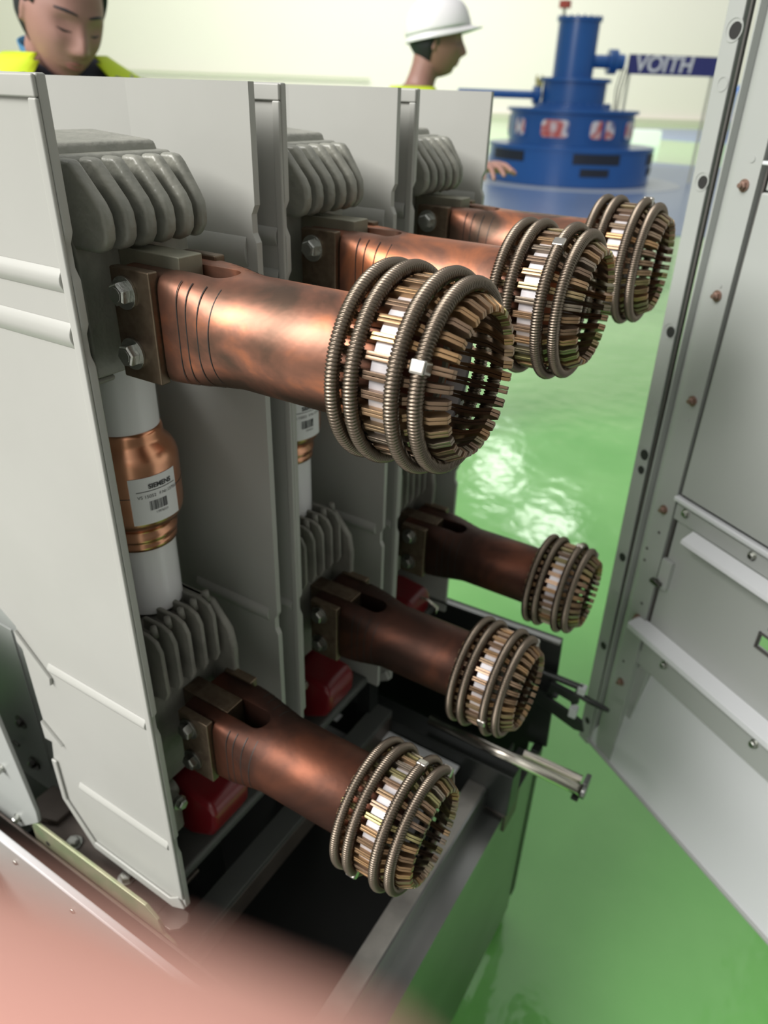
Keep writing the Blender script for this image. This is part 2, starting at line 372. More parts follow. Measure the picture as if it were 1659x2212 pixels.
# standing sign with writing
_r = FW+RT*((1432-829.5)/FPX)-UP*((141-1106)/FPX); _c = CAM+_r*(17.0/math.hypot(_r.x, _r.y))
sg = thing('sign_board', 'navy sign board with white capital letters behind the blue generator', 'sign', (_c.x, _c.y, 0), (0, 0, HANG+PI+.03))
SZ = _c.z; SK = 17.0/FPX*1.13
bm = B(-.03, .03, -54*SK, 90*SK, SZ-13*SK, SZ+13*SK); obj('board', bm, M['signblue'], sg)
tcu = bpy.data.curves.new('letters', 'FONT'); tcu.body = 'VOITH'; tcu.size = 30*SK; tcu.extrude = .01; tcu.offset = .007; tcu.align_x = 'CENTER'; tcu.align_y = 'CENTER'; tcu.shear = .12; tcu.space_character = 1.0
tobj = bpy.data.objects.new('letters', tcu); COL.objects.link(tobj); tobj.data.materials.append(M['signwhite'])
tobj.parent = sg; tobj.location = (.045, 0, SZ); tobj.rotation_euler = (PI/2, 0, PI/2)
def text_mesh(o, m):
    dg = bpy.context.evaluated_depsgraph_get(); dg.update()
    me = bpy.data.meshes.new_from_object(o.evaluated_get(dg)); n = bpy.data.objects.new(o.name, me); COL.objects.link(n)
    n.parent = o.parent; n.location = o.location; n.rotation_euler = o.rotation_euler; n.scale = o.scale
    nm = o.name; bpy.data.objects.remove(o); n.name = nm
    if not me.materials: me.materials.append(m)
    return n
text_mesh(tobj, M['signwhite'])
for yy in (-50*SK, 80*SK): obj('post', B(-.02, .02, yy-.02, yy+.02, 0, SZ-13*SK), M['pipepale'], sg)

_r = FW+RT*((1207-829.5)/FPX)-UP*((120-1106)/FPX); _c = CAM+_r*(17.6/math.hypot(_r.x, _r.y))
rp = thing('fire_pipe', 'thin pale pipe with red cap just left of the blue chimney', 'pipe', (_c.x, _c.y, 0))
obj('pipe', tube(bmesh.new(), [(0, 0, 0), (0, 0, 2.96)], .03, 10), M['pipepale'], rp); obj('cap', B(-.09, .09, -.09, .09, 2.96, 3.08), M['red'], rp)
hr = obj('handrail', tube(bmesh.new(), [(0, 0, 0), (0, 0, 1.75), (.0, .08, 1.98), (0, .25, 2.08), (0, 1.6, 2.08), (0, 1.78, 1.95), (0, 1.8, 1.75), (0, 1.8, 0)], .09, 14), M['blue'], smooth=True, loc=hall(35, 14.05), rot=(0, 0, HANG+PI))
tag(hr, 'bent blue tube handrail standing on the far blue circle', 'handrail')
for zz, rr in ((2.1, .07), (.95, .05)):
    tag(obj('wall_pipe', tube(bmesh.new(), [(0, 0, 0), (0, -40, 0)], rr, 8), M['pipepale'], loc=hall(57.4, -2, zz), rot=(0, 0, HANG+PI)), 'long pale pipe along the far cream wall, ' + ('upper' if zz > 1.5 else 'lower') + ' one', 'pipe')
bm = bmesh.new(); box(bm, -.3, .3, -2.4, 2.4, 0, .5)
tag(obj('equipment_cabinet', bm, M['white'], loc=hall(30, 7.2), rot=(0, 0, HANG)), 'low white cabinet far back, left of the blue generator', 'cabinet')

# ------------------------------------------------------------ breaker poles
Z0 = 1.306; ZL = .896; PITCH = .21
WHO = ('nearest', 'middle', 'farthest')
XF = -.206; XB = -.43
def edge_profile(front, z1, z0):
    """front edge of a shell plate with the shallow notches at the ribs"""
    pts = [(front, z1)]
    for zz in (1.356, 1.30, .955, .785):
        if z0+.02 < zz < z1: pts += [(front, zz+.014), (front-.0035, zz+.007), (front-.0035, zz-.007), (front, zz-.014)]
    pts.append((front, z0)); return pts
def make_shell():
    t = thing('pole_shell', 'x', 'insulating shell')
    # near-side plate
    fr = edge_profile(XF, 1.453, .684)
    near = fr + [(-.225, .672), (-.352, .676), (-.392, .735), (-.392, .80), (-.386, .83), (-.392, .86), (-.393, .985), (-.420, 1.003), (-.445, 1.03), (-.445, 1.453)]
    bm = bmesh.new(); prism(bm, near, 'y', -.0805, -.074)
    obj('side_plate', bm, M['shell'], t, bevel=.0013)
    # raised rim and ribs on its outer face
    bm = bmesh.new(); box(bm, -.445, -.2062, -.0835, -.0805, 1.441, 1.4525); box(bm, -.2135, -.2062, -.0835, -.0805, .70, 1.441)
    prism(bm, [(-.2065, .684), (-.2255, .672), (-.352, .676), (-.352, .688), (-.228, .686), (-.2135, .70)], 'y', -.0835, -.0805)
    prism(bm, [(-.352, .676), (-.392, .735), (-.392, .80), (-.384, .80), (-.384, .738), (-.348, .688)], 'y', -.0835, -.0805)
    obj('rim', bm, M['shell'], t, bevel=.0012)
    for zz, x0, hh in ((1.341, -.445, .008), (1.306, -.445, .009), (.953, -.35, .007), (.782, -.35, .007)):
        bm = bmesh.new(); n = 8
        pts = [(-.0805, zz-hh)] + [(-.0805-.0038*math.sin(PI*k/n), zz-hh+2*hh*k/n) for k in range(1, n)] + [(-.0805, zz+hh)]
        prism(bm, [(p[0], p[1]) for p in pts], 'x', x0, -.2145); obj('rib', bm, M['shell'], t, smooth=False, bevel=.0008)
    bm = bmesh.new(); prism(bm, [(-.392, .982), (-.35, .94), (-.352, .93), (-.392, .968)], 'y', -.084, -.0805); obj('gusset', bm, M['shell'], t, bevel=.0008)
    bm = bmesh.new(); prism(bm, [(-.39, .86), (-.362, .838), (-.39, .835)], 'y', -.0845, -.0805)
    obj('gusset', bm, M['shell'], t, bevel=.0008)
    # far-side plate, folded slightly towards its back edge
    far = edge_profile(XF, 1.453, .700)
    bm = bmesh.new(); prism(bm, far + [(-.445, .700), (-.445, 1.453)], 'y', .092, .0985)
    bmesh.ops.bisect_plane(bm, geom=bm.verts[:]+bm.edges[:]+bm.faces[:], plane_co=(-.335, 0, 0), plane_no=(1, 0, 0))
    for v in bm.verts:
        if v.co.x < -.336: v.co.y -= .012
    sp_ = obj('side_plate', bm, M['shell'], t)
    for zz, x0, hh in ((1.334, -.30, .012), (.965, -.32, .009)):
        bm = bmesh.new(); n = 8
        pts = [(.092, zz-hh)] + [(.092-.0035*math.sin(PI*k/n), zz-hh+2*hh*k/n) for k in range(1, n)] + [(.092, zz+hh)]
        prism(bm, pts, 'x', x0, -.216); obj('rib', bm, M['shell'], t, bevel=.0008)
    bm = bmesh.new(); box(bm, -.35, -.344, -.074, .092, .72, 1.25); obj('back_wall', bm, M['shell'], t)
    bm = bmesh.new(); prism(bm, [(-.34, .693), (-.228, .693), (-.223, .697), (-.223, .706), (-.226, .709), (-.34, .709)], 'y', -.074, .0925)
    obj('bottom_tray', bm, M['darkpaint'], t, bevel=.002)  # tray coloured dark, standing in for the shade low in the pole
    return t
def make_head():
    """finned upper terminal casting"""
    t = thing('terminal_casting', 'x', 'terminal casting')
    bm = bmesh.new()
    prism(bm, [(-.335, 1.262), (-.24, 1.262), (-.24, 1.345), (-.243, 1.37), (-.246, 1.404), (-.25, 1.408), (-.335, 1.408)], 'y', -.050, .052)
    prism(bm, [(-.27, 1.262), (-.24, 1.262), (-.24, 1.258), (-.27, 1.250)], 'y', -.0505, -.034)
    obj('body', bm, M['cast'], t, bevel=.004, seg=3)
    bm = bmesh.new(); prism(bm, [(-.33, 1.400), (-.33, 1.418), (-.262, 1.414), (-.256, 1.400)], 'y', -.046, .050); obj('top_rim', bm, M['cast'], t, bevel=.003)
    for i in range(6):
        y = -.0445+.0175*i; bm = bmesh.new(); e = .004 if i == 5 else 0
        pts = [(-.248, 1.407), (-.234, 1.407), (-.229, 1.402), (-.2125-e, 1.384), (-.2085-e, 1.377), (-.2075-e, 1.368), (-.2085-e, 1.361), (-.213-e, 1.355), (-.220, 1.352), (-.248, 1.352)]
        prism(bm, pts, 'y', y-.0048, y+.0048)
        obj('fin', bm, M['cast'], t, bevel=.0034, seg=3)
    return t
def make_low():
    t = thing('lower_terminal_casting', 'x', 'terminal casting')
    bm = bmesh.new()
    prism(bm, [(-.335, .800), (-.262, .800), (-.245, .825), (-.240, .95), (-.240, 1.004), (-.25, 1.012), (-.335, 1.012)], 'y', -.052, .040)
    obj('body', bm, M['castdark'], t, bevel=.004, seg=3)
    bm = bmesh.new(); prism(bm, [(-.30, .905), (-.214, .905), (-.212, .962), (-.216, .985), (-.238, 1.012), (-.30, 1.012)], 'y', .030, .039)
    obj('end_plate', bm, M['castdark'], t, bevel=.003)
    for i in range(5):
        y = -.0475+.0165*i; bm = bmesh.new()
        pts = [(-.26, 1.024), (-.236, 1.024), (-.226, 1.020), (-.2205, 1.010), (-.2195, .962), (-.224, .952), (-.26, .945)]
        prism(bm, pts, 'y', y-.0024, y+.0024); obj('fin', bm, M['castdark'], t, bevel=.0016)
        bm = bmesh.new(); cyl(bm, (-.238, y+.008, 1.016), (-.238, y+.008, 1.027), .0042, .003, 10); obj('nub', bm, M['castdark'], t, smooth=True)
    return t
def make_interrupter():
    t = thing('vacuum_interrupter', 'x', 'vacuum interrupter', (-.285, 0, 1.02))
    c = (0, 0, 0)
    bm = lathe(bmesh.new(), [(.0285, -.004), (.030, -.002), (.030, .072)], 56); obj('ceramic_tube', bm, M['ceramic'], t, smooth=True).modifiers.new('e', 'EDGE_SPLIT')
    bm = lathe(bmesh.new(), [(.030, .178), (.030, .2415)], 56); obj('ceramic_tube', bm, M['ceramic'], t, smooth=True).modifiers.new('e', 'EDGE_SPLIT')
    bm = lathe(bmesh.new(), [(.0255, -.0075), (.0275, -.004)], 48); obj('bottom_cap', bm, M['boltdark'], t, smooth=True)
    pr = [(.0305, .068), (.0325, .069), (.0325, .074), (.0315, .076), (.0335, .078), (.034, .083), (.0315, .086), (.0325, .089), (.037, .093), (.0405, .099), (.042, .106), (.042, .151), (.041, .156), (.0375, .163), (.033, .168), (.0318, .172), (.0318, .176), (.0305, .180)]
    bm = lathe(bmesh.new(), pr, 72); sh = obj('copper_shield', bm, M['shieldcu'], t, smooth=True)
    bm = bmesh.new(); lathe(bm, [(.0421, .1275), (.0424, .1278), (.0421, .1281)], 72, cap=False); obj('groove', bm, M['barcode'], sh)
    # label wrapped on the shield, turned to the camera
    R = .0423; a0 = -.76; a1 = .29
    def lp(u, v, d=0.0):       # u along the band (0..1), v height
        th = a0+(a1-a0)*u; return ((R+d)*math.cos(th), (R+d)*math.sin(th), .103+v)
    def patch(bm, u0, u1, v0, v1, d, n=10, sk=0):
        c = [[bm.verts.new(lp(u0+(u1-u0)*i/n, v, d)) for v in (v0, v1)] for i in range(n+1)]
        for a, b in zip(c, c[1:]): bm.faces.new((a[0], b[0], b[1], a[1]))
    bm = bmesh.new(); patch(bm, 0, 1, -.001, .0430, .0002, 20)
    lb = obj('label_sticker', bm, M['label'], t, label='white paper label with black print and bar code')
    bm = bmesh.new(); patch(bm, .12, .95, .0300, .0306, .0005, 16)
    rnd = random.Random(3); u = .34
    while u < .72:
        w = rnd.choice((.006, .010, .014)); patch(bm, u, u+w, .0115, .0205, .0005, 2); u += w+rnd.choice((.007, .010, .014))
    obj('bar_code', bm, M['barcode'], lb)
    def curved_text(s, u0, v0, h, bold=0):
        cu = bpy.data.curves.new('t', 'FONT'); cu.body = s; cu.size = h*1.4; cu.offset = bold
        o = bpy.data.objects.new('t', cu); COL.objects.link(o)
        dg = bpy.context.evaluated_depsgraph_get(); dg.update(); me = bpy.data.meshes.new_from_object(o.evaluated_get(dg)); bpy.data.objects.remove(o)
        arc = (a1-a0)*R
        for v in me.vertices:
            x, y = v.co.x, v.co.y; v.co = Vector(lp(u0+x/arc, v0+y, .0006))
        n = bpy.data.objects.new('print', me); COL.objects.link(n); n.parent = lb; me.materials.clear(); me.materials.append(M['barcode'])
    curved_text('SIEMENS', .36, .0325, .0042, .00022)
    curved_text('VS 15052', .13, .0240, .0030)
    curved_text('F.Nr.137562', .56, .0243, .0028)
    curved_text('13976521', .44, .0078, .0022)
    return t
def make_cap():
    t = thing('red_cap', 'x', 'cap')
    pts = [(-.290, .724), (-.243, .720), (-.212, .738), (-.203, .756), (-.201, .780), (-.208, .792), (-.25, .798), (-.290, .790)]
    bm = bmesh.new(); prism(bm, pts, 'y', -.030, .026); obj('cap_body', bm, M['redplastic'], t, bevel=.008, seg=4)
    bm = bmesh.new(); cyl(bm, (-.262, -.052, .792), (-.262, -.030, .792), .013, seg=16); box(bm, -.285, -.24, -.056, -.038, .748, .800); obj('lug', bm, M['cast'], t, bevel=.003)
    bm = bmesh.new(); hexbolt(bm, (-.236, -.045, .797), (1, 0, 0), .006, .006, .008, .002); obj('bolt', bm, M['bolt'], t)
    return t
# --- contact arm with tulip contact
def superring(x, hy, hz, e, n=64, cz=0):
    out = []
    for i in range(n):
        t = 2*PI*i/n; c, s = math.cos(t), math.sin(t)
        out.append((x, hy*math.copysign(abs(c)**(2/e), c), cz+hz*math.copysign(abs(s)**(2/e), s)))
    return out
def copper_tube_mesh():
    bm = bmesh.new(); rings = []
    st = [(-.224, .0315, .0375, 9), (-.184, .0315, .0375, 9), (-.1835, .035, .038, 8), (-.172, .0362, .0382, 5.5), (-.158, .0372, .0384, 3.6), (-.144, .0382, .0385, 2.5), (-.130, .0385, .0385, 2.0), (-.09, .0385, .0385, 2), (-.006, .0385, .0385, 2), (-.005, .0378, .0378, 2), (-.005, .0345, .0345, 2), (-.045, .0340, .0340, 2)]
    for x, a, b, e in st: rings.append([bm.verts.new(p) for p in superring(x, a, b, e, 96)])
    for A, C in zip(rings, rings[1:]):
        for i in range(96): bm.faces.new((A[i], A[(i+1) % 96], C[(i+1) % 96], C[i]))
    bm.faces.new(rings[0][::-1]); bm.faces.new(rings[-1])
    bmesh.ops.recalc_face_normals(bm, faces=bm.faces)
    o = obj('copper_tube', bm, M['copper'])
    cb = bmesh.new(); n = 16; hw = .0115; xe = -.152
    pts = [(-.24, -.016), (xe-.0, -.016)] + [(xe+hw*math.sin(PI*k/n), -.0045-hw*math.cos(PI*k/n)) for k in range(n+1)] + [(-.24, .007)]
    prism(cb, pts, 'z', -.06, .06); c = obj('cutter', cb, M['copper'])
    m = o.modifiers.new('b', 'BOOLEAN'); m.operation = 'DIFFERENCE'; m.object = c; m.solver = 'EXACT'
    m2 = o.modifiers.new('bv', 'BEVEL'); m2.width = .0009; m2.segments = 2; m2.limit_method = 'ANGLE'; m2.angle_limit = math.radians(40)
    me = bake(o); bpy.data.objects.remove(c)
    for p in me.polygons: p.use_smooth = True
    return o
def spring_mesh(R, r, turns, a=0.0):
    bm = bmesh.new(); per = 6; n = turns*per; seg = 12; rings = []
    for i in range(n):
        th = 2*PI*i/n; rg = []
        for k in range(seg):
            ph = 2*PI*k/seg
            u = ((i/per+ph/(2*PI)) % 1)*2-1
            rr = r-.0017*(1-math.sqrt(max(0, 1-min(1, abs(u))**2*.97)))
            q = R+rr*math.cos(ph); rg.append(bm.verts.new((rr*math.sin(ph), q*math.cos(th), q*math.sin(th))))
        rings.append(rg)
    for i in range(n):
        A, C = rings[i], rings[(i+1) % n]
        for k in range(seg): bm.faces.new((A[k], A[(k+1) % seg], C[(k+1) % seg], C[k]))
    return bm
SPR = [(-.0270, .0568, .0046), (-.0142, .0571, .0046), (.0120, .0571, .0046), (.0248, .0536, .0046)]
NF = 32
def make_arm():
    t = thing('contact_arm', 'x', 'contact arm')
    tb = copper_tube_mesh(); tb.parent = t; tb.location = (0, 0, -.002)
    for k, xx in enumerate((-.166, -.158, -.148, -.138)):     # fine scribed rings where the flat runs out
        a, b, e = ((.0369, .0385, 4.8), (.0374, .0386, 3.7), (.0381, .0387, 2.8), (.0387, .0388, 2.2))[k]
        bm = bmesh.new(); A = [bm.verts.new(p) for p in superring(xx, a, b, e, 64)]; C = [bm.verts.new(p) for p in superring(xx+.0008, a, b, e, 64)]
        for i in range(64): 
            if not (14 <= i <= 21): bm.faces.new((A[i], A[(i+1) % 64], C[(i+1) % 64], C[i]))
        obj('scribed_line', bm, M['black'], tb)
    bm = bmesh.new(); box(bm, -.222, -.1845, -.040, -.0315, -.0395, .0375); obj('clamp_plate', bm, M['bar'], t, bevel=.0012, label='tarnished brown clamp plate')
    bm = bmesh.new(); box(bm, -.2402, -.181, -.0155, .0065, -.036, .044); obj('terminal_bar', bm, M['terminal'], t, bevel=.001)
    bm = bmesh.new(); box(bm, -.2235, -.188, .026, .036, -.036, .038); obj('clamp_plate', bm, M['bar'], t, bevel=.0012)
    for zz in (.0215, -.0205):
        bm = bmesh.new(); hexbolt(bm, (0, 0, 0), (0, -1, 0), .0080, .0068, .0112, .0022)
        obj('bolt', bm, M['bolt'], t, bevel=.0004, loc=(-.2085, -.040, zz), rot=(0, zz*20, 0))
    # ring behind the fingers
    bm = lathe(bmesh.new(), [(.0472, -.006), (.0515, -.006), (.0515, .0075), (.0472, .0075), (.0472, -.006)], 60, 'x', cap=False); obj('support_ring', bm, M['ring'], t, label='silver-white ring behind the fingers')
    bm = lathe(bmesh.new(), [(.0385, -.030), (.0445, -.030), (.0445, -.004), (.0385, -.004)], 60, 'x', cap=False); obj('inner_ring', bm, M['copper'], t)
    bm = lathe(bmesh.new(), [(.0345, -.0048), (.0345, -.002), (.0384, -.002), (.0384, -.0048)], 60, 'x', cap=False); obj('end_ring', bm, M['terminal'], t)
    # finger pair: two leaves
    bm = bmesh.new()
    prof = [(-.0345, .0455), (-.0345, .0510), (-.0310, .0520), (-.0215, .0512), (-.0200, .0500), (-.0170, .0522), (-.0100, .0525), (-.0088, .0550), (.0070, .0550), (.0080, .0522), (.0160, .0520), (.0190, .0495), (.0250, .0488), (.0310, .0488), (.0395, .0440), (.0400, .0405), (.0350, .0385), (.0290, .0415), (.0200, .0455), (.0040, .0470), (-.0100, .0470), (-.0240, .0450), (-.029, .0400)]
    for s in (-1, 1):
        prism(bm, [(x, r) for x, r in prof], 'y', s*.00128-.00112, s*.00128+.00112)
    f0 = obj('contact_finger', bm, M['finger'], t, bevel=.00025, seg=1)
    for k in range(1, NF):
        c = f0.copy(); COL.objects.link(c); c.parent = t; c.rotation_euler = (2*PI*k/NF, 0, 0)
    for i, (x, R, r) in enumerate(SPR):
        s = obj('garter_spring', spring_mesh(R, r, 168), M['spring'], t, smooth=True, loc=(x, 0, 0))
        bm = bmesh.new(); box(bm, -.0048, .0048, R-.0048, R+.0048, -.0042, .0042)
        obj('spring_joint', bm, M['ferrule'], s, bevel=.0015, seg=3)
    return t

shell = make_shell(); head = make_head(); low = make_low(); vac = make_interrupter(); cap = make_cap(); arm = make_arm()
lab = {
 'shell': ['light grey moulded pole shell nearest the camera, its ribbed outer face in full view', 'light grey moulded pole shell in the middle of the three', 'light grey moulded pole shell farthest back, beside the green floor'],
 'head': ['grey finned casting at the top of the nearest pole, above the bolted copper arm', 'grey finned casting at the top of the middle pole', 'grey finned casting at the top of the farthest pole'],
 'low': ['dusty grey finned casting low in the nearest pole under the white cylinder', 'dusty grey finned casting low in the middle pole', 'dusty grey finned casting low in the farthest pole, mostly hidden'],
 'vac': ['white cylinder with bulging copper middle and bar code label, in the nearest pole', 'white cylinder with copper middle half hidden behind the upper copper arm, in the middle pole', 'white cylinder with copper middle hidden inside the farthest pole'],
 'cap': ['dark red plastic cap below the lowest nearest copper arm', 'dark red plastic cap below the lower copper arm of the middle pole', 'dark red plastic cap below the lower copper arm of the farthest pole'],
}
for key, o in (('shell', shell), ('head', head), ('low', low), ('vac', vac), ('cap', cap)):
    g = {'shell': 'pole shells of the breaker', 'head': 'finned castings at the top of the poles', 'low': 'finned castings low in the poles', 'vac': 'vacuum interrupters in the poles', 'cap': 'red caps under the poles'}[key]
    for k in range(3):
        c = o if k == 0 else copy_tree(o)
        if k: c.location.y += PITCH*k
        c['label'] = lab[key][k]; c['group'] = g
JOINTS = {(0, 0): ((3, 158), (2, -72)), (1, 0): ((2, 122),), (2, 0): ((2, 80),), (0, 1): ((2, 72), (1, 214)), (1, 1): ((2, 190),), (2, 1): ((2, 80),)}
for lv in (0, 1):
    for k in range(3):
        c = arm if (lv, k) == (0, 0) else copy_tree(arm)
        c.location = (0, PITCH*k, (Z0, ZL)[lv])
        c['label'] = ('upper' if lv == 0 else 'lower') + (' copper contact arm of the %s pole, ending in a round spring-banded cluster' % WHO[k])
        c['group'] = 'copper contact arms with finger clusters'
        arm_js = JOINTS[(k, lv)]
        sp = sorted([x for x in bpy.data.objects if x.parent == c and x.name.startswith('garter_spring')], key=lambda o: o.location.x)
        for i, s in enumerate(sp):
            ang = dict(arm_js).get(i, 320+25*i)
            s.rotation_euler = (math.radians(180-ang), 0, 0) if False else (math.radians(ang), 0, 0)
for o in bpy.data.objects:      # lower row: shade painted into copper and bolts, tarnished bars
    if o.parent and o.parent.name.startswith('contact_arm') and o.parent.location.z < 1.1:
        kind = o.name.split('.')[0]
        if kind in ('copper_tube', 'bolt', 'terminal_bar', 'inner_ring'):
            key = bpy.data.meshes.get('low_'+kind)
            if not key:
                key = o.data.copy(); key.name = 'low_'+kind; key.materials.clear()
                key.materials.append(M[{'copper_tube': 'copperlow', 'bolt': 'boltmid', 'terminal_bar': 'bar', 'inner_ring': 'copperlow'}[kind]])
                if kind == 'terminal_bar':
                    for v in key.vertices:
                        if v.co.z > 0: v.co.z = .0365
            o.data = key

# ------------------------------------------------------------ truck frame carrying the poles
tr = thing('breaker_truck', 'dark steel truck frame under the three poles, with worn grey side rail', 'truck frame', (-.2, .2, 0))
TO = Vector((-.2, .2, 0))
def T(bm, name, m, bevel=0, par=None, label=None, smooth=False):
    bmesh.ops.translate(bm, verts=bm.verts, vec=-TO)
    return obj(name, bm, M[m], par or tr, bevel=bevel, label=label, smooth=smooth)
T(B(-.068, -.040, -.42, .42, .515, .54), 'side_rail', 'steel', .001, label='worn grey top rail')
T(B(-.040, -.037, -.42, .46, .492, .54), 'rail_web', 'dullsteel')
T(B(-.040, -.006, -.42, .50, .488, .492), 'rail_ledge', 'dullsteel')
T(B(-.009, -.006, -.42, .50, .06, .488), 'side_panel', 'dullsteel', label='smooth grey steel side panel mirroring the green floor')
T(B(-.020, -.004, .500, .520, .10, .50), 'corner_edge', 'blackmetal', .002)
for yy in (.50, -.36):
    bm = bmesh.new(); lathe(bm, [(.012, -.012), (.032, -.012), (.034, -.009), (.034, .009), (.032, .012), (.012, .012)], 28, 'x', (-.03, yy, .034)); w = T(bm, 'wheel', 'black', smooth=False)
    T(B(-.047, -.012, yy-.02, yy+.018, .03, .10), 'wheel_fork', 'blackmetal', .002)
bm = bmesh.new(); prism(bm, [(-.50, -.42), (-.068, -.42), (-.068, .34), (-.118, .34), (-.135, .385), (-.135, .50), (-.50, .50)], 'z', .40, .41); T(bm, 'floor_plate', 'black')
T(B(-.50, -.495, -.42, .50, .06, .60), 'side_plate', 'blackmetal')
T(B(-.50, -.07, -.425, -.42, .06, .50), 'end_plate', 'blackmetal')
T(B(-.243, -.211, -.12, .36, .590, .600), 'cross_beam', 'darkpaint', .001)
T(B(-.214, -.211, -.12, .36, .555, .590), 'beam_side', 'brownsteel', .001)
T(B(-.35, .0, .355, .392, .50, .585), 'cross_beam', 'blackmetal', .001)
T(B(-.262, -.238, .335, .360, .41, .684), 'post', 'blackmetal', .001)
T(B(-.36, -.31, .24, .30, .41, .684), 'post', 'blackmetal', .001)
T(B(-.36, -.31, .02, .07, .41, .684), 'post', 'blackmetal', .001)
T(B(-.240, -.085, .332, .353, .556, .560), 'white_strip', 'white', label='bright white strip across the dark frame')
T(B(-.335, -.292, .322, .338, .560, .563), 'white_strip', 'white', label='short bright white strip')
bm = bmesh.new(); prism(bm, [(-.42, .714), (-.008, .728), (.001, .498), (-.030, .492), (-.030, .41), (-.42, .41)], 'y', .520, .526); T(bm, 'side_plate', 'blackmetal', .001)
bm = bmesh.new(); prism(bm, [(-.42, .714), (-.008, .728), (-.008, .724), (-.42, .710)], 'y', .510, .520); T(bm, 'plate_lip', 'dullsteel')
T(B(-.10, .006, .500, .520, .628, .632), 'plate_flange', 'blackmetal')
T(B(-.06, -.002, .36, .41, .455, .512), 'end_block', 'brownsteel', .002)
bm = bmesh.new(); tube(bm, [(-.15, .372, .606), (.094, .372, .606)], .0085, 20); T(bm, 'guide_rod', 'rod', label='bright polished steel rod', smooth=False).data.polygons.foreach_set('use_smooth', [True]*22)
bm = bmesh.new(); tube(bm, [(.0, .390, .606), (.088, .390, .606)], .0065, 16); T(bm, 'guide_rod', 'rod')
bm = bmesh.new(); cyl(bm, (.094, .372, .606), (.100, .372, .606), .0105, seg=20); box(bm, .092, .099, .376, .398, .600, .616); T(bm, 'rod_cap', 'dullsteel', .001)
bm = bmesh.new(); box(bm, .083, .093, .362, .372, .592, .597); T(bm, 'stop_pin', 'black')

lt = thing('latch_arm', 'black slotted latch arms reaching from the truck plate towards the open door', 'latch', (0, .51, .63))
LO = Vector((0, .51, .63))
def LT(bm, name, m, bevel=.001):
    bmesh.ops.translate(bm, verts=bm.verts, vec=-LO); return obj(name, bm, M[m], lt, bevel=bevel)
LT(tube(bmesh.new(), [(-.05, .507, .664), (.040, .507, .664)], .0055, 10), 'rail_bar', 'blackmetal', 0)
bm = bmesh.new(); prism(bm, [(-.012, .630), (-.008, .656), (.036, .650), (.040, .636), (.030, .628), (.028, .634), (.0, .640), (-.004, .628)], 'y', .500, .508); LT(bm, 'slotted_plate', 'blackmetal')
LT(tube(bmesh.new(), [(.030, .506, .652), (.055, .506, .646), (.078, .502, .647), (.086, .500, .648)], [.0055, .005, .0045, .003], 10), 'hook', 'blackmetal', 0)
LT(B(.034, .046, .500, .513, .655, .668), 'nut', 'lightpaint'); LT(B(.028, .040, .500, .513, .603, .622), 'nut', 'lightpaint')
bm = bmesh.new(); prism(bm, [(-.03, .622), (.030, .604), (.050, .596), (.056, .576), (.040, .574), (-.03, .598)], 'y', .508, .514); LT(bm, 'lower_arm', 'blackmetal')

bm = tube(bmesh.new(), [(-.215, .418, .786), (-.196, .42, .789), (-.176, .42, .781), (-.178, .418, .770)], .0022, 8)
tag(obj('wire_hook', bm, M['rod'], smooth=True), 'small bright bent wire hook beside the farthest red cap', 'hook')

# mechanism housing and mounting parts to the left
T(B(-.95, -.50, -.42, .50, .40, .41), 'floor_plate', 'black')  # added under the housing to block green bounce from the floor
T(B(-.95, -.50, -.425, -.42, .06, .50), 'end_plate', 'blackmetal')  # added with the plate above to keep green bounce out
mh = thing('mechanism_housing', 'grey sheet-metal housing behind the pole shells at the left edge', 'housing', (-.65, .2, .5))
MO = Vector((-.65, .2, .5))
def MH(bm, name, m, bevel=.001, par=None):
    bmesh.ops.translate(bm, verts=bm.verts, vec=-MO); return obj(name, bm, M[m], par or mh, bevel=bevel)
MH(B(-.95, -.465, -.03, .50, .60, 1.30), 'casing', 'paintgrey', .002)
MH(B(-.90, -.505, -.0315, -.03, .66, .895), 'raised_panel', 'paintgrey', .001)
for x, z in ((-.547, .722), (-.547, .643)):
    bm = bmesh.new(); hexbolt(bm, (x, -.0305, z), (0, -1, 0), .006, .005, .011, .002); MH(bm, 'bolt', 'boltdark', .0004)
MH(tube(bmesh.new(), [(-.575, -.036, .673), (-.562, -.036, .673)], .002, 8), 'clip', 'boltdark', 0)
sp = thing('side_cover', 'pale painted cover plate with two bolts at the left edge', 'cover plate', (-.6, -.10, .6))
def SPp(bm, name, m, bevel=.001):
    bmesh.ops.translate(bm, verts=bm.verts, vec=-Vector((-.6, -.10, .6))); return obj(name, bm, M[m], sp, bevel=bevel)
bm = bmesh.new(); prism(bm, [(-.90, .60), (-.47, .648), (-.423, .69), (-.421, .71), (-.455, .95), (-.90, .95)], 'y', -.103, -.098); SPp(bm, 'plate', 'paintgrey')
for x, z in ((-.466, .757), (-.468, .668)):
    bm = bmesh.new(); hexbolt(bm, (x, -.103, z), (0, -1, 0), .0048, .006, .006, .0015); SPp(bm, 'bolt', 'bolt')
br = thing('mounting_bracket', 'greenish zinc-plated bracket with two hex bolts under the nearest pole', 'bracket', (-.33, -.09, .66))
def BR(bm, name, m, bevel=.0008):
    bmesh.ops.translate(bm, verts=bm.verts, vec=-Vector((-.33, -.09, .66))); return obj(name, bm, M[m], br, bevel=bevel)
n = 8; r = .016
pts = [(-.425+r*math.cos(PI/2+PI/2*k/n), .668+r*math.sin(PI/2+PI/2*k/n)) for k in range(n+1)] + [(-.441, .648), (-.25, .640), (-.213, .632), (-.207, .637), (-.209, .644), (-.222, .650), (-.228, .672), (-.245, .684)]
bm = bmesh.new(); prism(bm, pts, 'y', -.103, -.099); BR(bm, 'upright', 'zincgreen')
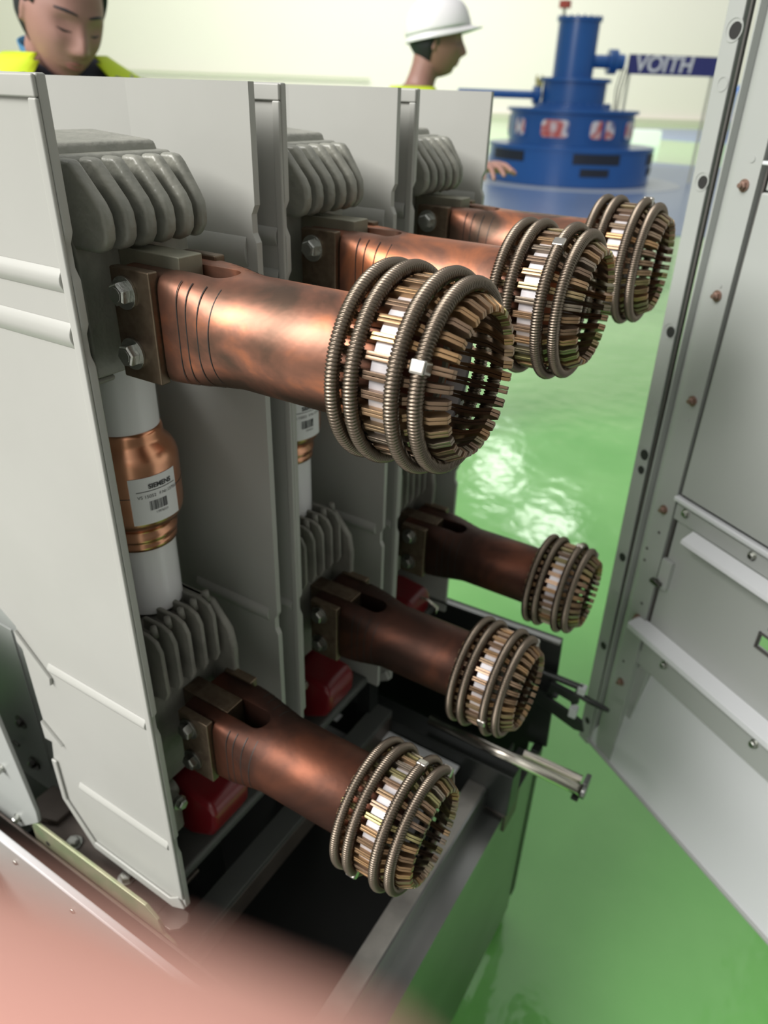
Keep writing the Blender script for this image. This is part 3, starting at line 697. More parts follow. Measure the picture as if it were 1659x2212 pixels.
bm = bmesh.new(); cyl(bm, (-.415, -.1032, .658), (-.415, -.1036, .658), .0035, seg=12); BR(bm, 'slot_hole', 'hole', 0)
bm = bmesh.new(); box(bm, -.46, -.24, -.099, -.03, .655, .660); prism(bm, [(-.24, -.099), (-.216, -.099), (-.208, -.092), (-.206, -.082), (-.212, -.074), (-.24, -.074)], 'z', .655, .660); BR(bm, 'base_plate', 'brownsteel')
for x, y in ((-.388, -.087), (-.301, -.083)):
    bm = bmesh.new(); hexbolt(bm, (x, y, .660), (0, 0, 1), .0075, .006, .010, .0018); BR(bm, 'bolt', 'bolt', .0005)
bm = bmesh.new(); prism(bm, [(-.475, -.075), (-.445, -.090), (-.425, -.082), (-.425, -.060), (-.45, -.045), (-.475, -.05)], 'z', .660, .668); BR(bm, 'clamp_lug', 'brownsteel', .002)
fp = thing('front_beam', 'long painted beam with folded edge running out of the bottom left corner', 'beam', (-.5, -.14, .6))
def FP(bm, name, m, bevel=.001):
    bmesh.ops.translate(bm, verts=bm.verts, vec=-Vector((-.5, -.14, .6))); return obj(name, bm, M[m], fp, bevel=bevel)
FP(B(-.95, -.06, -.137, -.133, .46, .680), 'face_plate', 'paintgrey'); FP(B(-.95, -.06, -.139, -.130, .677, .683), 'edge_lip', 'lightpaint', .002)
FP(B(-.95, -.06, -.133, -.108, .600, .604), 'channel', 'brownsteel'); FP(B(-.95, -.06, -.108, -.104, .600, .650), 'channel_side', 'brownsteel')
for x, z in ((-.43, .652), (-.33, .645)):
    bm = bmesh.new(); cyl(bm, (x, -.137, z), (x, -.1395, z), .004, .003, 12); FP(bm, 'rivet', 'bolt')

# ------------------------------------------------------------ open cabinet door on the right
E2 = Vector((.04327595, .61918857, .4604124)); AX = Vector((.834, -.552, 0)).normalized(); AZ = Vector((0, 0, 1)); AY = AZ.cross(AX)
dr = thing('door_panel', 'tall grey steel cabinet door standing open at the right, full of holes and rivets', 'cabinet door'); world_basis(dr, E2, AX, AY, AZ)
def shear(bm, k, kx0=0):
    for v in bm.verts: v.co.x += k*v.co.z
    return bm
def D(bm, name, m, bevel=.001, par=None, k=0.0, label=None):
    shear(bm, k); return obj(name, bm, M[m], par or dr, bevel=bevel, label=label)
TOPZ = 1.32; K = -.022
fl = D(B(-.016, .008, -.001, .002, -.012, TOPZ), 'edge_flange', 'paintgrey', .0006, k=-.026, label='pale edge flange with a row of holes')
D(B(.008, .0105, .0015, .006, .0, TOPZ), 'seam', 'gasket', 0, k=-.022)
D(B(-.016, -.013, .002, .035, -.012, TOPZ), 'outer_edge', 'paintgrey', .0006, k=-.026)
bm = bmesh.new(); n = 10
pts = [(.0105, -.001), (.0125, -.001), (.013, .006), (.014, .014)] + [(.014+.018*(1-math.cos(PI/2*q/n)), .014-.014*math.sin(PI/2*q/n)) for q in range(1, n+1)]
pts = pts + [(.064, .0), (.064, .022), (.0105, .022)]
prism(bm, pts, 'z', .0, TOPZ); D(bm, 'channel', 'paintgrey', 0, k=-.012)
for px_a, b, rr0 in ((-.027, 1.059, .0085), (-.030, 1.008, .005), (-.024, .908, .0075), (-.022, .729, .0075), (-.023, .622, .0062), (-.020, .553, .008), (-.021, .529, .0065), (-.020, .380, .007), (-.021, .308, .004), (-.018, .206, .007), (-.013, .037, .0065)):
    a = -.004-.0225*b; rr = rr0*1.25
    bm = bmesh.new(); big = rr0 > .0063
    lathe(bm, [(rr+.0016, -.0012), (rr+.0016, -.0016), (rr, -.0016), (rr, -.0004)], 28, 'y', (a, 0, b), cap=False); D(bm, 'hole_rim', 'paintgrey', 0, fl)
    bm = cyl(bmesh.new(), (a+(.002 if big else 0), -.0013, b-.001), (a+(.002 if big else 0), -.0010, b-.001), rr*(.78 if big else 1), seg=28); D(bm, 'bolt_hole', 'hole' if big else 'paintgrey', 0, fl)
for a, b, ru in ((.033, 1.056, 0), (.037, .910, 1), (.039, .788, 1), (.043, .655, 1), (.042, .492, 1), (.045, .302, 1), (.045, .170, 1)):
    bm = bmesh.new(); hexbolt(bm, (a, 0, b), (0, -1, 0), .0048, .004, .0068, .0015); cyl(bm, (a, -.005, b), (a, -.009, b), .0026, seg=12)
    D(bm, 'rivet', 'bolt' if not ru else 'rust', .0004)
for a, b in ((.037, 1.029), (.039, .937), (.040, .80), (.043, .628), (.044, .455), (.030, .42), (.031, .40), (.046, .33), (.040, .21)):
    bm = cyl(bmesh.new(), (a, -.0003, b), (a, -.0008, b), .0036 if b > .9 else .0022, seg=16); D(bm, 'plug', 'gasket' if b < .5 else 'paintgrey', 0)
# panels
D(B(.064, .0665, .003, .010, .25, TOPZ), 'seam', 'gasket', 0, k=-.006)
D(B(.0665, .70, -.001, .006, .937, TOPZ), 'upper_panel', 'paintgrey', k=-.006)
D(B(.060, .70, -.009, .002, .933, .937), 'upper_ledge', 'lightpaint')
D(B(.0655, .70, .001, .008, .908, .933), 'strip_panel', 'paintgrey')
D(B(.0665, .70, -.002, .006, .528, .906), 'middle_panel', 'paintgrey', .0025, k=-.004)
D(B(.058, .70, -.006, .004, .517, .524), 'rib', 'lightpaint', .0015)
D(B(.060, .70, .001, .008, .488, .517), 'strip_panel', 'paintgrey')
bm = bmesh.new(); prism(bm, [(.0, .489), (-.018, .480), (-.020, .474), (-.016, .474), (.0, .483)], 'x', .098, .70); D(bm, 'sloped_shelf', 'lightpaint', .001)
for a in (.078, .190, .31):
    bm = bmesh.new(); hexbolt(bm, (a, .001, .505), (0, -1, 0), .0048, .004, .0062, .001); D(bm, 'bolt', 'bolt', .0004)
pn = bmesh.new()
# lower panel pierced by a window: built as four slabs around the opening in one sheet
for q in ((.0665, .233, .300, .488), (.262, .70, .300, .488), (.233, .262, .300, .394), (.233, .262, .414, .488)): box(pn, q[0], q[1], .004, .008, q[2], q[3])
bmesh.ops.remove_doubles(pn, verts=pn.verts, dist=1e-5)
D(pn, 'lower_panel', 'paintgrey', 0)
bm = bmesh.new()
for q in ((.231, .264, .392, .394), (.231, .264, .414, .416), (.231, .233, .392, .416), (.262, .264, .392, .416)): box(bm, q[0], q[1], .001, .005, q[2], q[3])
D(bm, 'window_rim', 'gasket', 0)
D(B(.240, .262, .0025, .0045, .424, .441), 'dark_tag', 'darkpaint', .0005)
bm = bmesh.new(); box(bm, .064, .082, -.004, .004, .378, .425); D(bm, 'latch_plate', 'paintgrey', .001)
bm = bmesh.new(); box(bm, .058, .076, -.012, -.004, .382, .388); cyl(bm, (.066, -.004, .386), (.066, -.012, .386), .004, seg=12); D(bm, 'latch_tongue', 'boltdark', .0008)
bm = bmesh.new(); prism(bm, [(.004, .308), (-.020, .300), (-.020, .290), (-.017, .290), (.004, .296)], 'x', .046, .70); D(bm, 'lower_ledge', 'lightpaint', .001)
D(B(.055, .70, .003, .010, .225, .30), 'strip_panel', 'paintgrey')
D(B(.075, .70, -.001, .004, .272, .275), 'groove', 'gasket', 0)
for a in (.113, .277):
    bm = bmesh.new(); hexbolt(bm, (a, .003, .262), (0, -1, 0), .0052, .006, .0062, .001); D(bm, 'bolt', 'bolt', .0004)
bm = bmesh.new()
v = [bm.verts.new(p) for p in ((.082, .024, .256), (.70, .024, .256), (.70, .0, .004), (.004, .0, .0), (.082, .028, .256), (.70, .028, .256), (.70, .005, .004), (.004, .005, .0))]
for f_ in ((0, 1, 2, 3), (7, 6, 5, 4), (0, 4, 5, 1), (1, 5, 6, 2), (2, 6, 7, 3), (3, 7, 4, 0)): bm.faces.new([v[i] for i in f_])
D(bm, 'sloped_flap', 'lightpaint', .001, label='pale flap leaning out along the bottom')  # flap painted paler for the light it catches facing upward
bm = bmesh.new(); prism(bm, [(.002, -.003), (.70, -.003), (.70, .004), (.004, .002)], 'y', -.004, .012); D(bm, 'flap_edge', 'paintgrey', .001)
bm = bmesh.new(); prism(bm, [(-.006, .0), (.064, .0), (.086, .256), (.078, .262), (-.002, .008)], 'y', .010, .034); D(bm, 'flap_side', 'paintgrey', .001)
sk = bmesh.new()
for q in ((-.008, .70, .0, .34), (-.008, .20, .34, .46), (.30, .70, .34, .46), (-.008, .70, .46, TOPZ)): box(sk, q[0], q[1], .034, .038, q[2], q[3])
D(sk, 'skin_sheet', 'paintgrey', 0, k=-.02)
cb = obj('swg', B(.66, 1.5, -.66, .205, 0, 2.3), M['darkpaint'], bevel=.004); cb.name = 'switchgear_cabinet'  # solid box; dark colour stands in for the open compartment's shade
tag(cb, 'dark switchgear compartment behind the open door, out of view on the right', 'cabinet')
for y0_, w_ in ((-2.3, 'nearer side'), (.27, 'far side')):
    c_ = obj('switchgear_cabinet', B(.66, 1.5, y0_, y0_+1.6, 0, 2.3), M['paintgrey'], bevel=.004)  # side cabinets added out of view to block light from the right
    tag(c_, 'tall grey switchgear cabinet out of view, %s of the dark compartment' % w_, 'cabinet')
tag(obj('hinge_post', B(.625, .655, .215, .262, 0, 1.9), M['paintgrey'], bevel=.002), 'grey post carrying the hinges of the open door, out of view on the right', 'post')
gf = obj('trim_1', B(-9, 9, -9, -.45, 0, .004), mat('grey_floor_strip', (.42, .41, .39), .5)); tag(gf, kind='structure')  # unseen grey slab added to cut green bounce onto the near shell

# ------------------------------------------------------------ people
def head_pt(u, v):
    """u: longitude (0 = face front, + left), v: latitude. Head frame: +X face, +Y left, +Z up; returns point in metres"""
    cx, cy, cz = math.cos(v)*math.cos(u), math.cos(v)*math.sin(u), math.sin(v)
    x, y, z = .096*cx, .077*cy, .118*cz
    if cz < 0:
        k = -cz
        y *= 1-.30*k**1.3
        x = x*(1-.10*k) if cx > 0 else x*(1-.52*k**1.1)
        x += .020*k*max(0, cx+.35)
    else:
        x -= .006*cz; y *= 1+.03*cz
    if cx > 0.15:
        f = min(1, (cx-.15)/.5); ay = abs(y)
        G = lambda a, s: math.exp(-(a/s)**2)
        d = 0
        zz = z
        d += .0235*G(y, .0085+.006*max(0, (.015-zz)/.05))*(math.exp(-((zz+.030)/.013)**2) if zz < -.030 else math.exp(-((zz+.030)/.034)**2))
        d += .006*G(ay-.013, .007)*G(zz+.036, .007)
        d -= .0105*G(ay-.032, .015)*G(zz-.008, .013)
        d += .0045*G(ay-.031, .012)*G(zz-.006, .0075)
        d += .0045*G(ay-.028, .022)*G(zz-.029, .009)
        d += .005*G(ay-.046, .018)*G(zz+.022, .020)
        d += .0060*G(y, .020)*(G(zz+.059, .0050)+1.05*G(zz+.0705, .0052)) - .0030*G(y, .024)*G(zz+.0648, .0022)
        d -= .0020*G(y, .02)*G(zz+.082, .006)
        d += .0085*G(y, .020)*G(zz+.100, .012)
        x += d*f
    return Vector((x, y, z))
def head_bm(bm, T, nu=110, nv=90):
    rows = []
    for j in range(1, nv):
        v = -PI/2+PI*j/nv
        rows.append([bm.verts.new(T @ head_pt(2*PI*i/nu, v)) for i in range(nu)])
    bot = bm.verts.new(T @ head_pt(0, -PI/2)); top = bm.verts.new(T @ head_pt(0, PI/2))
    for a, b in zip(rows, rows[1:]):
        for i in range(nu): bm.faces.new((a[i], a[(i+1) % nu], b[(i+1) % nu], b[i]))
    for i in range(nu):
        bm.faces.new((bot, rows[0][(i+1) % nu], rows[0][i])); bm.faces.new((top, rows[-1][i], rows[-1][(i+1) % nu]))
    for s in (-1, 1):       # ears
        for dz, r, sc in ((.012, .010, (1.25, .50, 1.3)), (.0, .010, (1.1, .45, 1.4)), (-.016, .0075, (.9, .5, 1.2)), (.006, .009, (1.5, .42, 1.2))):
            m = T @ Matrix.Translation((-.006, s*.0775, dz-.008)) @ Matrix.Rotation(s*.35, 4, 'Z') @ Matrix.Diagonal((r*sc[0], r*sc[1], r*sc[2]*1.15, 1))
            bmesh.ops.create_uvsphere(bm, u_segments=14, v_segments=10, radius=1, matrix=m)
def uv_of(y, z):
    """find (u, v) on the face front whose point has these y,z"""
    v = math.asin(max(-.99, min(.99, z/.118))); u = math.asin(max(-.9, min(.9, y/(.077*math.cos(v)*(1-.30*max(0, -math.sin(v))**1.3)))))
    return u, v
def face_patch(name, par, T, y0, y1, zf0, zf1, m, off=.0012, n=14, smooth=True):
    bm = bmesh.new(); cols = []
    for i in range(n+1):
        t = i/n; y = y0+(y1-y0)*t; c = []
        for z in (zf0(t), (zf0(t)+zf1(t))/2, zf1(t)):
            p = head_pt(*uv_of(y, z)); d = off*(1.6 if z == (zf0(t)+zf1(t))/2 else .3)
            c.append(bm.verts.new(T @ (p+Vector((d, 0, 0)))))
        c2 = [bm.verts.new(T @ (T.inverted() @ q.co - Vector((.004, 0, 0)))) for q in c]
        cols.append(c+c2)
    for a, b in zip(cols, cols[1:]):
        for i, j in ((0, 1), (1, 2), (3, 4), (4, 5), (0, 3), (2, 5)): bm.faces.new((a[i], b[i], b[j], a[j]))
    return obj(name, bm, M[m], par, smooth=smooth)
def hand_bm(bm, T, side=1, curls=(.35, .4, .45, .5), spread=.05, thumb=.6, sc=1.0):
    """hand pointing +X, palm facing -Z, thumb on side*+Y"""
    tube(bm, [T @ Vector(p)*1 for p in ((-.06*sc, 0, 0), (-.02*sc, 0, 0), (.0, 0, 0))], [.026*sc, .024*sc, .026*sc], 16)
    for i in range(4):      # palm as four metacarpal tubes (merged by the remesh)
        y = side*(.030-.020*i)*sc
        tube(bm, [T @ Vector(p) for p in ((-.005*sc, y*.55, 0), (.04*sc, y*.9, .002*sc), (.092*sc-abs(i-1)*.004*sc, y, 0))], [.014*sc, .0135*sc, .0105*sc], 12)
    for i, (ln, r) in enumerate(((.072, .0088), (.080, .0090), (.074, .0085), (.058, .0076))):
        y = side*(.030-.020*i)*sc; p = Vector((.090*sc-abs(i-1)*.004*sc, y, 0)); a = 0; yaw = side*spread*(1.5-i)
        pts = [p.copy()]; rs = [r*1.15*sc]
        for q, (fr, k) in enumerate(((.45, 1.0), (.31, 1.25), (.24, .8))):
            a += curls[i]*k; d = Vector((math.cos(a)*math.cos(yaw), math.cos(a)*math.sin(yaw), -math.sin(a)))
            p = p+d*ln*fr*sc; pts.append(p.copy()); rs.append(r*(1.02, .93, .80)[q]*sc)
        tube(bm, [T @ q for q in pts], rs, 12); 
        m = T @ Matrix.Translation(pts[-1]); ball_m(bm, m, r*.80*sc)
    p0 = Vector((.005, side*.022, -.004))*sc; p1 = Vector((.035, side*(.022+.032*thumb+.008), -.014))*sc; p2 = Vector((.066, side*(.022+.052*thumb+.008), -.020))*sc; p3 = Vector((.090, side*(.022+.056*thumb+.006), -.030))*sc
    tube(bm, [T @ q for q in (p0, p1, p2, p3)], [.015*sc, .0135*sc, .0105*sc, .0085*sc], 12); ball_m(bm, T @ Matrix.Translation(p3), .0085*sc)
def ball_m(bm, m, r):
    bmesh.ops.create_uvsphere(bm, u_segments=12, v_segments=9, radius=r, matrix=m)
def ring_loft(bm, secs, n=28, e=2.4):
    rings = []
    for z, hx, hy, cx in secs:
        rings.append([bm.verts.new((cx+hx*math.copysign(abs(math.cos(2*PI*i/n))**(2/e), math.cos(2*PI*i/n)), hy*math.copysign(abs(math.sin(2*PI*i/n))**(2/e), math.sin(2*PI*i/n)), z)) for i in range(n)])
    for a, b in zip(rings, rings[1:]):
        for i in range(n): bm.faces.new((a[i], a[(i+1) % n], b[(i+1) % n], b[i]))
    bm.faces.new(rings[0][::-1]); bm.faces.new(rings[-1])
TORSO = [(.84, .095, .150, 0), (.93, .115, .170, 0), (1.02, .105, .150, 0), (1.10, .105, .145, 0), (1.22, .120, .165, .0), (1.32, .125, .180, -.005), (1.385, .110, .190, -.012), (1.425, .085, .165, -.018), (1.455, .062, .105, -.020), (1.475, .050, .060, -.020)]
def add_arm(bm, sh, el, wr, r0=.052, r1=.042, r2=.030, g=0):
    tube(bm, [sh, Vector(sh).lerp(Vector(el), .5), el, Vector(el).lerp(Vector(wr), .35), wr], [r0+g, r0*.92+g, r1+g, r1*1.02+g, r2+g], 14)
    bmesh.ops.create_uvsphere(bm, u_segments=14, v_segments=10, radius=r0+g, matrix=Matrix.Translation(sh))
    bmesh.ops.create_uvsphere(bm, u_segments=14, v_segments=10, radius=r1+g, matrix=Matrix.Translation(el))
def make_person(label, loc, body_yaw, headT, neck_base, elbows, wrists, handTs, hand_opts, H=1.0, hat=False, collar=True, vestc='vest'):
    """local frame: +X is where the body faces. headT: matrix of the head in the local frame"""
    p = thing('person', label, 'person', loc, (0, 0, body_yaw))
    sh = {1: Vector((-.015, .185, 1.375*H)), -1: Vector((-.015, -.185, 1.375*H))}
    # body: one continuous skin
    bm = bmesh.new()
    ring_loft(bm, [(z*H, hx*.90, hy*.90, cx) for z, hx, hy, cx in TORSO])
    head_bm(bm, headT)
    hb = headT @ Vector((-.028, 0, -.085)); hb2 = headT @ Vector((-.025, 0, -.02))
    nb = Vector(neck_base)
    tube(bm, [nb+Vector((-.005, 0, -.05)), nb, nb.lerp(hb, .5), hb, hb2], [.068, .060, .053, .053, .050], 20)
    for s in (-1, 1):
        add_arm(bm, sh[s], elbows[s], wrists[s], .042, .033, .025)
        hand_bm(bm, handTs[s], side=-s if s == 1 else 1, **hand_opts[s])
        hp = Vector((0, s*.088, .90*H)); kn = Vector((.012, s*.095, .48*H)); an = Vector((-.01, s*.10, .09*H))
        tube(bm, [hp, hp.lerp(kn, .5), kn, kn.lerp(an, .35), an, an+Vector((.01, 0, -.06))], [.082, .070, .050, .052, .034, .036], 14)
        tube(bm, [an+Vector((-.03, 0, -.05)), an+Vector((.06, 0, -.055)), an+Vector((.15, 0, -.065))], [.034, .036, .026], 12)
    body = obj('body', bm, M['skin'], p); remesh(body, .0042, 2)
    # clothing
    bm = bmesh.new(); ring_loft(bm, [(z*H, hx, hy, cx) for z, hx, hy, cx in (TORSO[1:] if collar else TORSO[1:-1])])
    for s in (-1, 1): add_arm(bm, sh[s], elbows[s], Vector(elbows[s]).lerp(Vector(wrists[s]), .93), .058, .047, .036)
    o = obj('jacket', bm, M['darkcloth'], p); remesh(o, .008, 4)
    bm = bmesh.new(); ring_loft(bm, [(z*H, hx*1.02, hy*1.02, cx) for z, hx, hy, cx in TORSO[:3]])
    for s in (-1, 1):
        hp = Vector((0, s*.088, .90*H)); kn = Vector((.012, s*.095, .48*H)); an = Vector((-.01, s*.10, .07*H))
        tube(bm, [hp, hp.lerp(kn, .5), kn, an], [.092, .080, .064, .060], 16)
    o = obj('trousers', bm, M['darkcloth'], p); remesh(o, .009, 4)
    for s in (-1, 1):
        an = Vector((-.01, s*.10, .09*H)); bm = bmesh.new()
        tube(bm, [an+Vector((-.045, 0, -.045)), an+Vector((.0, 0, -.040)), an+Vector((.07, 0, -.050)), an+Vector((.165, 0, -.058))], [.036, .042, .040, .030], 14)
        box(bm, -.06, .165, s*.10-.035, s*.10+.035, 0.002, .03); o = obj('shoe', bm, M['hair'], p); remesh(o, .007, 2)
    # vest with v-shaped opening at the front
    bm = bmesh.new(); n = 56
    secs = [(z*H, hx+.017, hy+.015, cx) for z, hx, hy, cx in TORSO[2:]]; secs[-1] = (1.466*H, .090, .105, -.020); secs[-2] = (1.452*H, .092, .130, -.020)
    rings = []
    for z, hx, hy, cx in secs:
        rings.append([bm.verts.new((cx+hx*math.copysign(abs(math.cos(2*PI*(i+.5)/n))**(2/2.4), math.cos(2*PI*(i+.5)/n)), hy*math.copysign(abs(math.sin(2*PI*(i+.5)/n))**(2/2.4), math.sin(2*PI*(i+.5)/n)), z)) for i in range(n)])
    for q, (a, b) in enumerate(zip(rings, rings[1:])):
        w = max(0, q-2)+.5
        for i in range(n):
            if min(i+1, n-i-1 if i > n/2 else 99) <= w or (i > n/2 and n-i <= w): continue
            bm.faces.new((a[i], a[(i+1) % n], b[(i+1) % n], b[i]))
    o = obj('safety_vest', bm, M[vestc], p, smooth=True); s_ = o.modifiers.new('s', 'SOLIDIFY'); s_.thickness = .004; s_.offset = 1; o['label'] = 'yellow-green safety vest'
    for s in (-1, 1):       # reflective shoulder tapes
        bm = bmesh.new(); cols = []
        for q in range(13):
            t = q/12; ang = PI*t
            x = -.018+math.cos(ang)*.132*(1 if t < .5 else 1); z = 1.33*H+math.sin(ang)*(.125)*H
            y = s*.118
            cols.append([bm.verts.new((x*1.03, y-s*.024, z+.012)), bm.verts.new((x*1.03, y+s*.024, z-.004))])
        for a, b in zip(cols, cols[1:]): bm.faces.new((a[0], b[0], b[1], a[1]))
        t_ = obj('reflective_tape', bm, M['reflect'], o, smooth=True); t_.modifiers.new('s', 'SOLIDIFY').thickness = .003
    # collar
    bm = bmesh.new(); n = 40; R = []
    for z, r, fx in (((-.05, .070, 0), (-.03, .068, 0)) if not collar else ((-.018, .080, .0), (.008, .070, -.002), (.034, .065, -.004), (.060, .070, -.006))):
        R.append([bm.verts.new(nb+Vector((fx+(r+.004)*math.cos(2*PI*i/n), r*math.sin(2*PI*i/n), z*1.0-.022*math.cos(2*PI*i/n)))) for i in range(n)])
    for a, b in zip(R, R[1:]):
        for i in range(n):
            if i in (0, n-1): continue
            bm.faces.new((a[i], a[(i+1) % n], b[(i+1) % n], b[i]))
    c = obj('collar', bm, M['bluecloth' if collar else 'darkcloth'], p, smooth=True, label='blue shirt collar' if collar else None); c.modifiers.new('s', 'SOLIDIFY').thickness = .004
    # face details
    T = headT
    for s in (-1, 1):
        ya, yb = (.012, .050) if s == 1 else (-.050, -.012)
        arch = lambda t: .0290+.0035*math.sin(PI*t)
        face_patch('eyebrow', p, T, ya, yb, lambda t: arch(t)-.0026*math.sin(PI*min(1, t*.9+.1)), lambda t: arch(t)+.0022, 'hair', .0012)
        ya, yb = (.019, .045) if s == 1 else (-.045, -.019)
        face_patch('eyelash', p, T, ya, yb, lambda t: -.0018-.0040*math.sin(PI*t), lambda t: -.0012-.0004*math.sin(PI*t), 'eye', .0008)
    face_patch('upper_lip', p, T, -.024, .024, lambda t: -.0648, lambda t: -.0645+.0070*math.sin(PI*t)**.8, 'lip', .0007)
    face_patch('lower_lip', p, T, -.021, .021, lambda t: -.0655-.0092*math.sin(PI*t)**.8, lambda t: -.0653, 'lip', .0009)
    # hair: cap following the skull
    bm = bmesh.new(); nu, nv = 72, 40; rows = []
    for j in range(nv+1):
        row = []
        for i in range(nu):
            u = 2*PI*i/nu; cu = math.cos(u)
            lim = .92 if cu > .55 else (.92-1.4*(.55-cu)/.75 if cu > -.2 else -.62)   # hairline latitude
            if abs(math.sin(u)) > .93 and cu > -.25: lim = min(lim, .12)
            lim = max(lim, -.64)
            v = lim+(PI/2-lim)*j/nv
            q = head_pt(u, v); d = q.normalized()*(.0015+.010*min(1, j/nv*5))
            row.append(bm.verts.new(T @ (q+d)))
        rows.append(row)
    for a, b in zip(rows, rows[1:]):
        for i in range(nu): bm.faces.new((a[i], a[(i+1) % nu], b[(i+1) % nu], b[i]))
    h = obj('hair', bm, M['hair'], p, smooth=True); h.modifiers.new('s', 'SOLIDIFY').thickness = .003
    return p, sh

def headM(pos, yaw, pitch, roll):
    """pitch > 0 looks down"""
    return Matrix.Translation(pos) @ Matrix.Rotation(yaw, 4, 'Z') @ Matrix.Rotation(pitch, 4, 'Y') @ Matrix.Rotation(roll, 4, 'X')
def frame(o, x, z):
    x = Vector(x).normalized(); z = Vector(z); y = z.cross(x).normalized(); z = x.cross(y)
    return Matrix(((x.x, y.x, z.x, o[0]), (x.y, y.y, z.y, o[1]), (x.z, y.z, z.z, o[2]), (0, 0, 0, 1)))
def ray(px, py, t): return CAM+(FW+RT*((px-829.5)/FPX)-UP*((py-1106)/FPX))*t

# man looking down, behind the nearest pole
YAW1 = math.radians(-22)
hp1 = ray(133, 28, 1.50)
base1 = Vector((hp1.x, hp1.y, 0)) - Matrix.Rotation(YAW1, 3, 'Z') @ Vector((.075, .0, 0))
L1 = Matrix.Rotation(-YAW1, 3, 'Z') @ (hp1-base1)
p1, sh1 = make_person('person with short dark hair and a yellow-green vest looking down behind the nearest grey shell', base1, YAW1,
    headM(L1, math.radians(6), math.radians(24), math.radians(-8)), (-.015, 0, 1.455),
    {1: (.0, .25, 1.08), -1: (.0, -.25, 1.08)}, {1: (.18, .20, .98), -1: (.18, -.20, .98)},
    {1: frame((.20, .195, .975), (1, -.3, -.1), (0, .2, 1)), -1: frame((.20, -.195, .975), (1, .3, -.1), (0, -.2, 1))},
    {1: {}, -1: {}}, H=1.02)
# man in white helmet seen from the side
YAW2 = math.atan2(RT.y, RT.x)-math.radians(4)
hp2 = ray(942, 88, 2.72)
base2 = Vector((hp2.x, hp2.y, 0)) - Matrix.Rotation(YAW2, 3, 'Z') @ Vector((.055, 0, 0))
R2 = Matrix.Rotation(-YAW2, 3, 'Z'); L2 = R2 @ (hp2-base2)
wr2w = ray(1036, 362, 2.42); wr2 = R2 @ (wr2w-base2)
fd = R2 @ (ray(1085, 352, 2.24)-wr2w)
T2 = headM(L2, 0, math.radians(4), 0)
p2, sh2 = make_person('person in a white hard hat seen from the side, one hand held out', base2, YAW2,
    T2, (-.005, 0, 1.452*1.0),
    {1: (.0, .26, 1.10), -1: tuple(Vector((.02, -.26, 1.13)))}, {1: (.12, .22, .92), -1: tuple(wr2)},
    {1: frame((.14, .21, .90), (1, -.2, -.4), (0, .2, 1)), -1: frame(tuple(wr2+fd.normalized()*.02), tuple(fd), tuple(R2 @ (UP*.6+FW*-.5)))},
    {1: {}, -1: dict(curls=(.18, .25, .35, .45), spread=.12, thumb=.9)}, H=1.0, hat=True, collar=False)
# hard hat
hh = thing('hard_hat', 'white hard hat with short brim worn by the person seen from the side', 'helmet')
HT = Matrix.Translation(base2) @ Matrix.Rotation(YAW2, 4, 'Z') @ T2 @ Matrix.Translation((.004, 0, .030)) @ Matrix.Rotation(math.radians(-14), 4, 'Y')
hh.matrix_world = HT
bm = bmesh.new(); n = 64; rows = []
for j in range(17):
    v = PI/2*j/16; row = []
    for i in range(n):
        u = 2*PI*i/n; x, y = .121*math.cos(v)**.85*math.cos(u), .102*math.cos(v)**.85*math.sin(u)
        z = .110*math.sin(v)+(.005*math.exp(-(y/.012)**2) if j > 3 else 0)+(.003*math.exp(-((abs(y)-.035)/.006)**2) if j > 5 else 0)
        row.append(bm.verts.new((x, y, z)))
    rows.append(row)
for a, b in zip(rows, rows[1:]):
    for i in range(n): bm.faces.new((a[i], a[(i+1) % n], b[(i+1) % n], b[i]))
o = obj('shell', bm, M['helmet'], hh, smooth=True); o.modifiers.new('s', 'SOLIDIFY').thickness = -.003
bm = bmesh.new(); rows = []
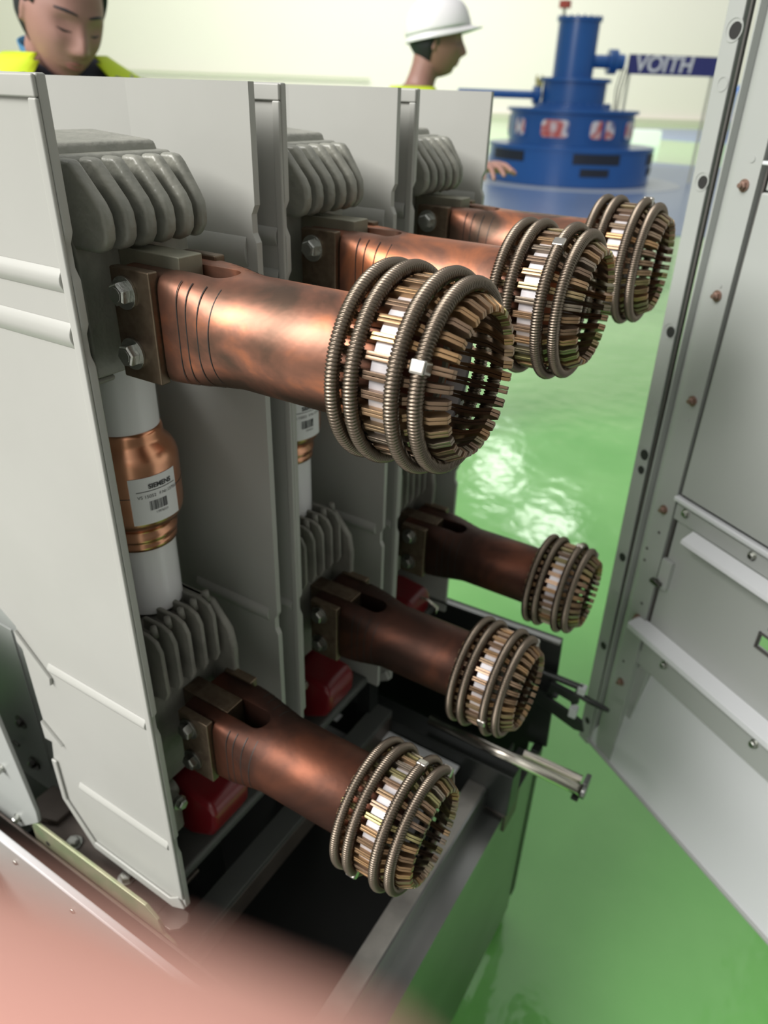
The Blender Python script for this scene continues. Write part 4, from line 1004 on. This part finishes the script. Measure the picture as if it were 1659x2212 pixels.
for k, (e, z) in enumerate(((0, .0), (.002, -.004), (.003, -.016), (.0055, -.021))):
    row = []
    for i in range(n):
        u = 2*PI*i/n; fr = max(0, math.cos(u))**3
        row.append(bm.verts.new(((.121+e+fr*.038*(k/3))*math.cos(u), (.102+e)*math.sin(u), z*(1-fr*.55))))
    rows.append(row)
for a, b in zip(rows, rows[1:]):
    for i in range(n): bm.faces.new((a[i], a[(i+1) % n], b[(i+1) % n], b[i]))
o = obj('brim', bm, M['helmet'], hh, smooth=True); o.modifiers.new('s', 'SOLIDIFY').thickness = .003
bm = bmesh.new(); rows = []
for z, e in ((-.045, -.015), (-.028, -.010), (-.012, -.006)):
    rows.append([bm.verts.new(((.106+e)*math.cos(PI/2+PI*i/24), (.092+e)*math.sin(PI/2+PI*i/24), z-.012*math.sin(PI*i/24))) for i in range(25)])
for a, b in zip(rows, rows[1:]):
    for i in range(24): bm.faces.new((a[i], a[i+1], b[i+1], b[i]))
obj('headband', bm, M['darkpaint'], hh, smooth=True).modifiers.new('s', 'SOLIDIFY').thickness = .002

# the photographer's hand: one fingertip reaches in front of the lens at the bottom left
def cl(x, y, t): return CAM+FW*t+RT*x+UP*y
FT = .0205
ax = (RT*1.0-UP*.26+FW*.06).normalized(); zz = (UP*.9-FW*.45)
tip = cl(.0032, -.0211, FT+.001)
ph = thing('person', "pink out-of-focus fingertip of the photographer across the bottom left corner", 'person', tip)
length = .090+.072
org = tip-ax*(.163)
bm = bmesh.new(); Tm = frame(org, ax, zz)
Tm = Tm @ Matrix.Translation((0, -.030, 0))
hand_bm(bm, Tm, side=1, curls=(.03, .55, .8, .9), spread=.0, thumb=.8)
el = Tm @ Vector((-.27, -.01, -.03)); tube(bm, [Tm @ Vector((-.05, 0, 0)), (Tm @ Vector((-.05, 0, 0))).lerp(el, .5), el], [.027, .036, .044], 16)
o = obj('hand', bm, M['skinpink'], ph); remesh(o, .0022, 3)
o.matrix_parent_inverse = Matrix.Translation(-tip)
tb = Tm @ Vector((-.20, -.0, -.02))
bm = bmesh.new(); tube(bm, [tb, el, el+(el-tb)*1.5], [.044, .052, .058], 18)
o = obj('sleeve', bm, M['darkcloth'], ph, smooth=True); o.matrix_parent_inverse = Matrix.Translation(-tip)
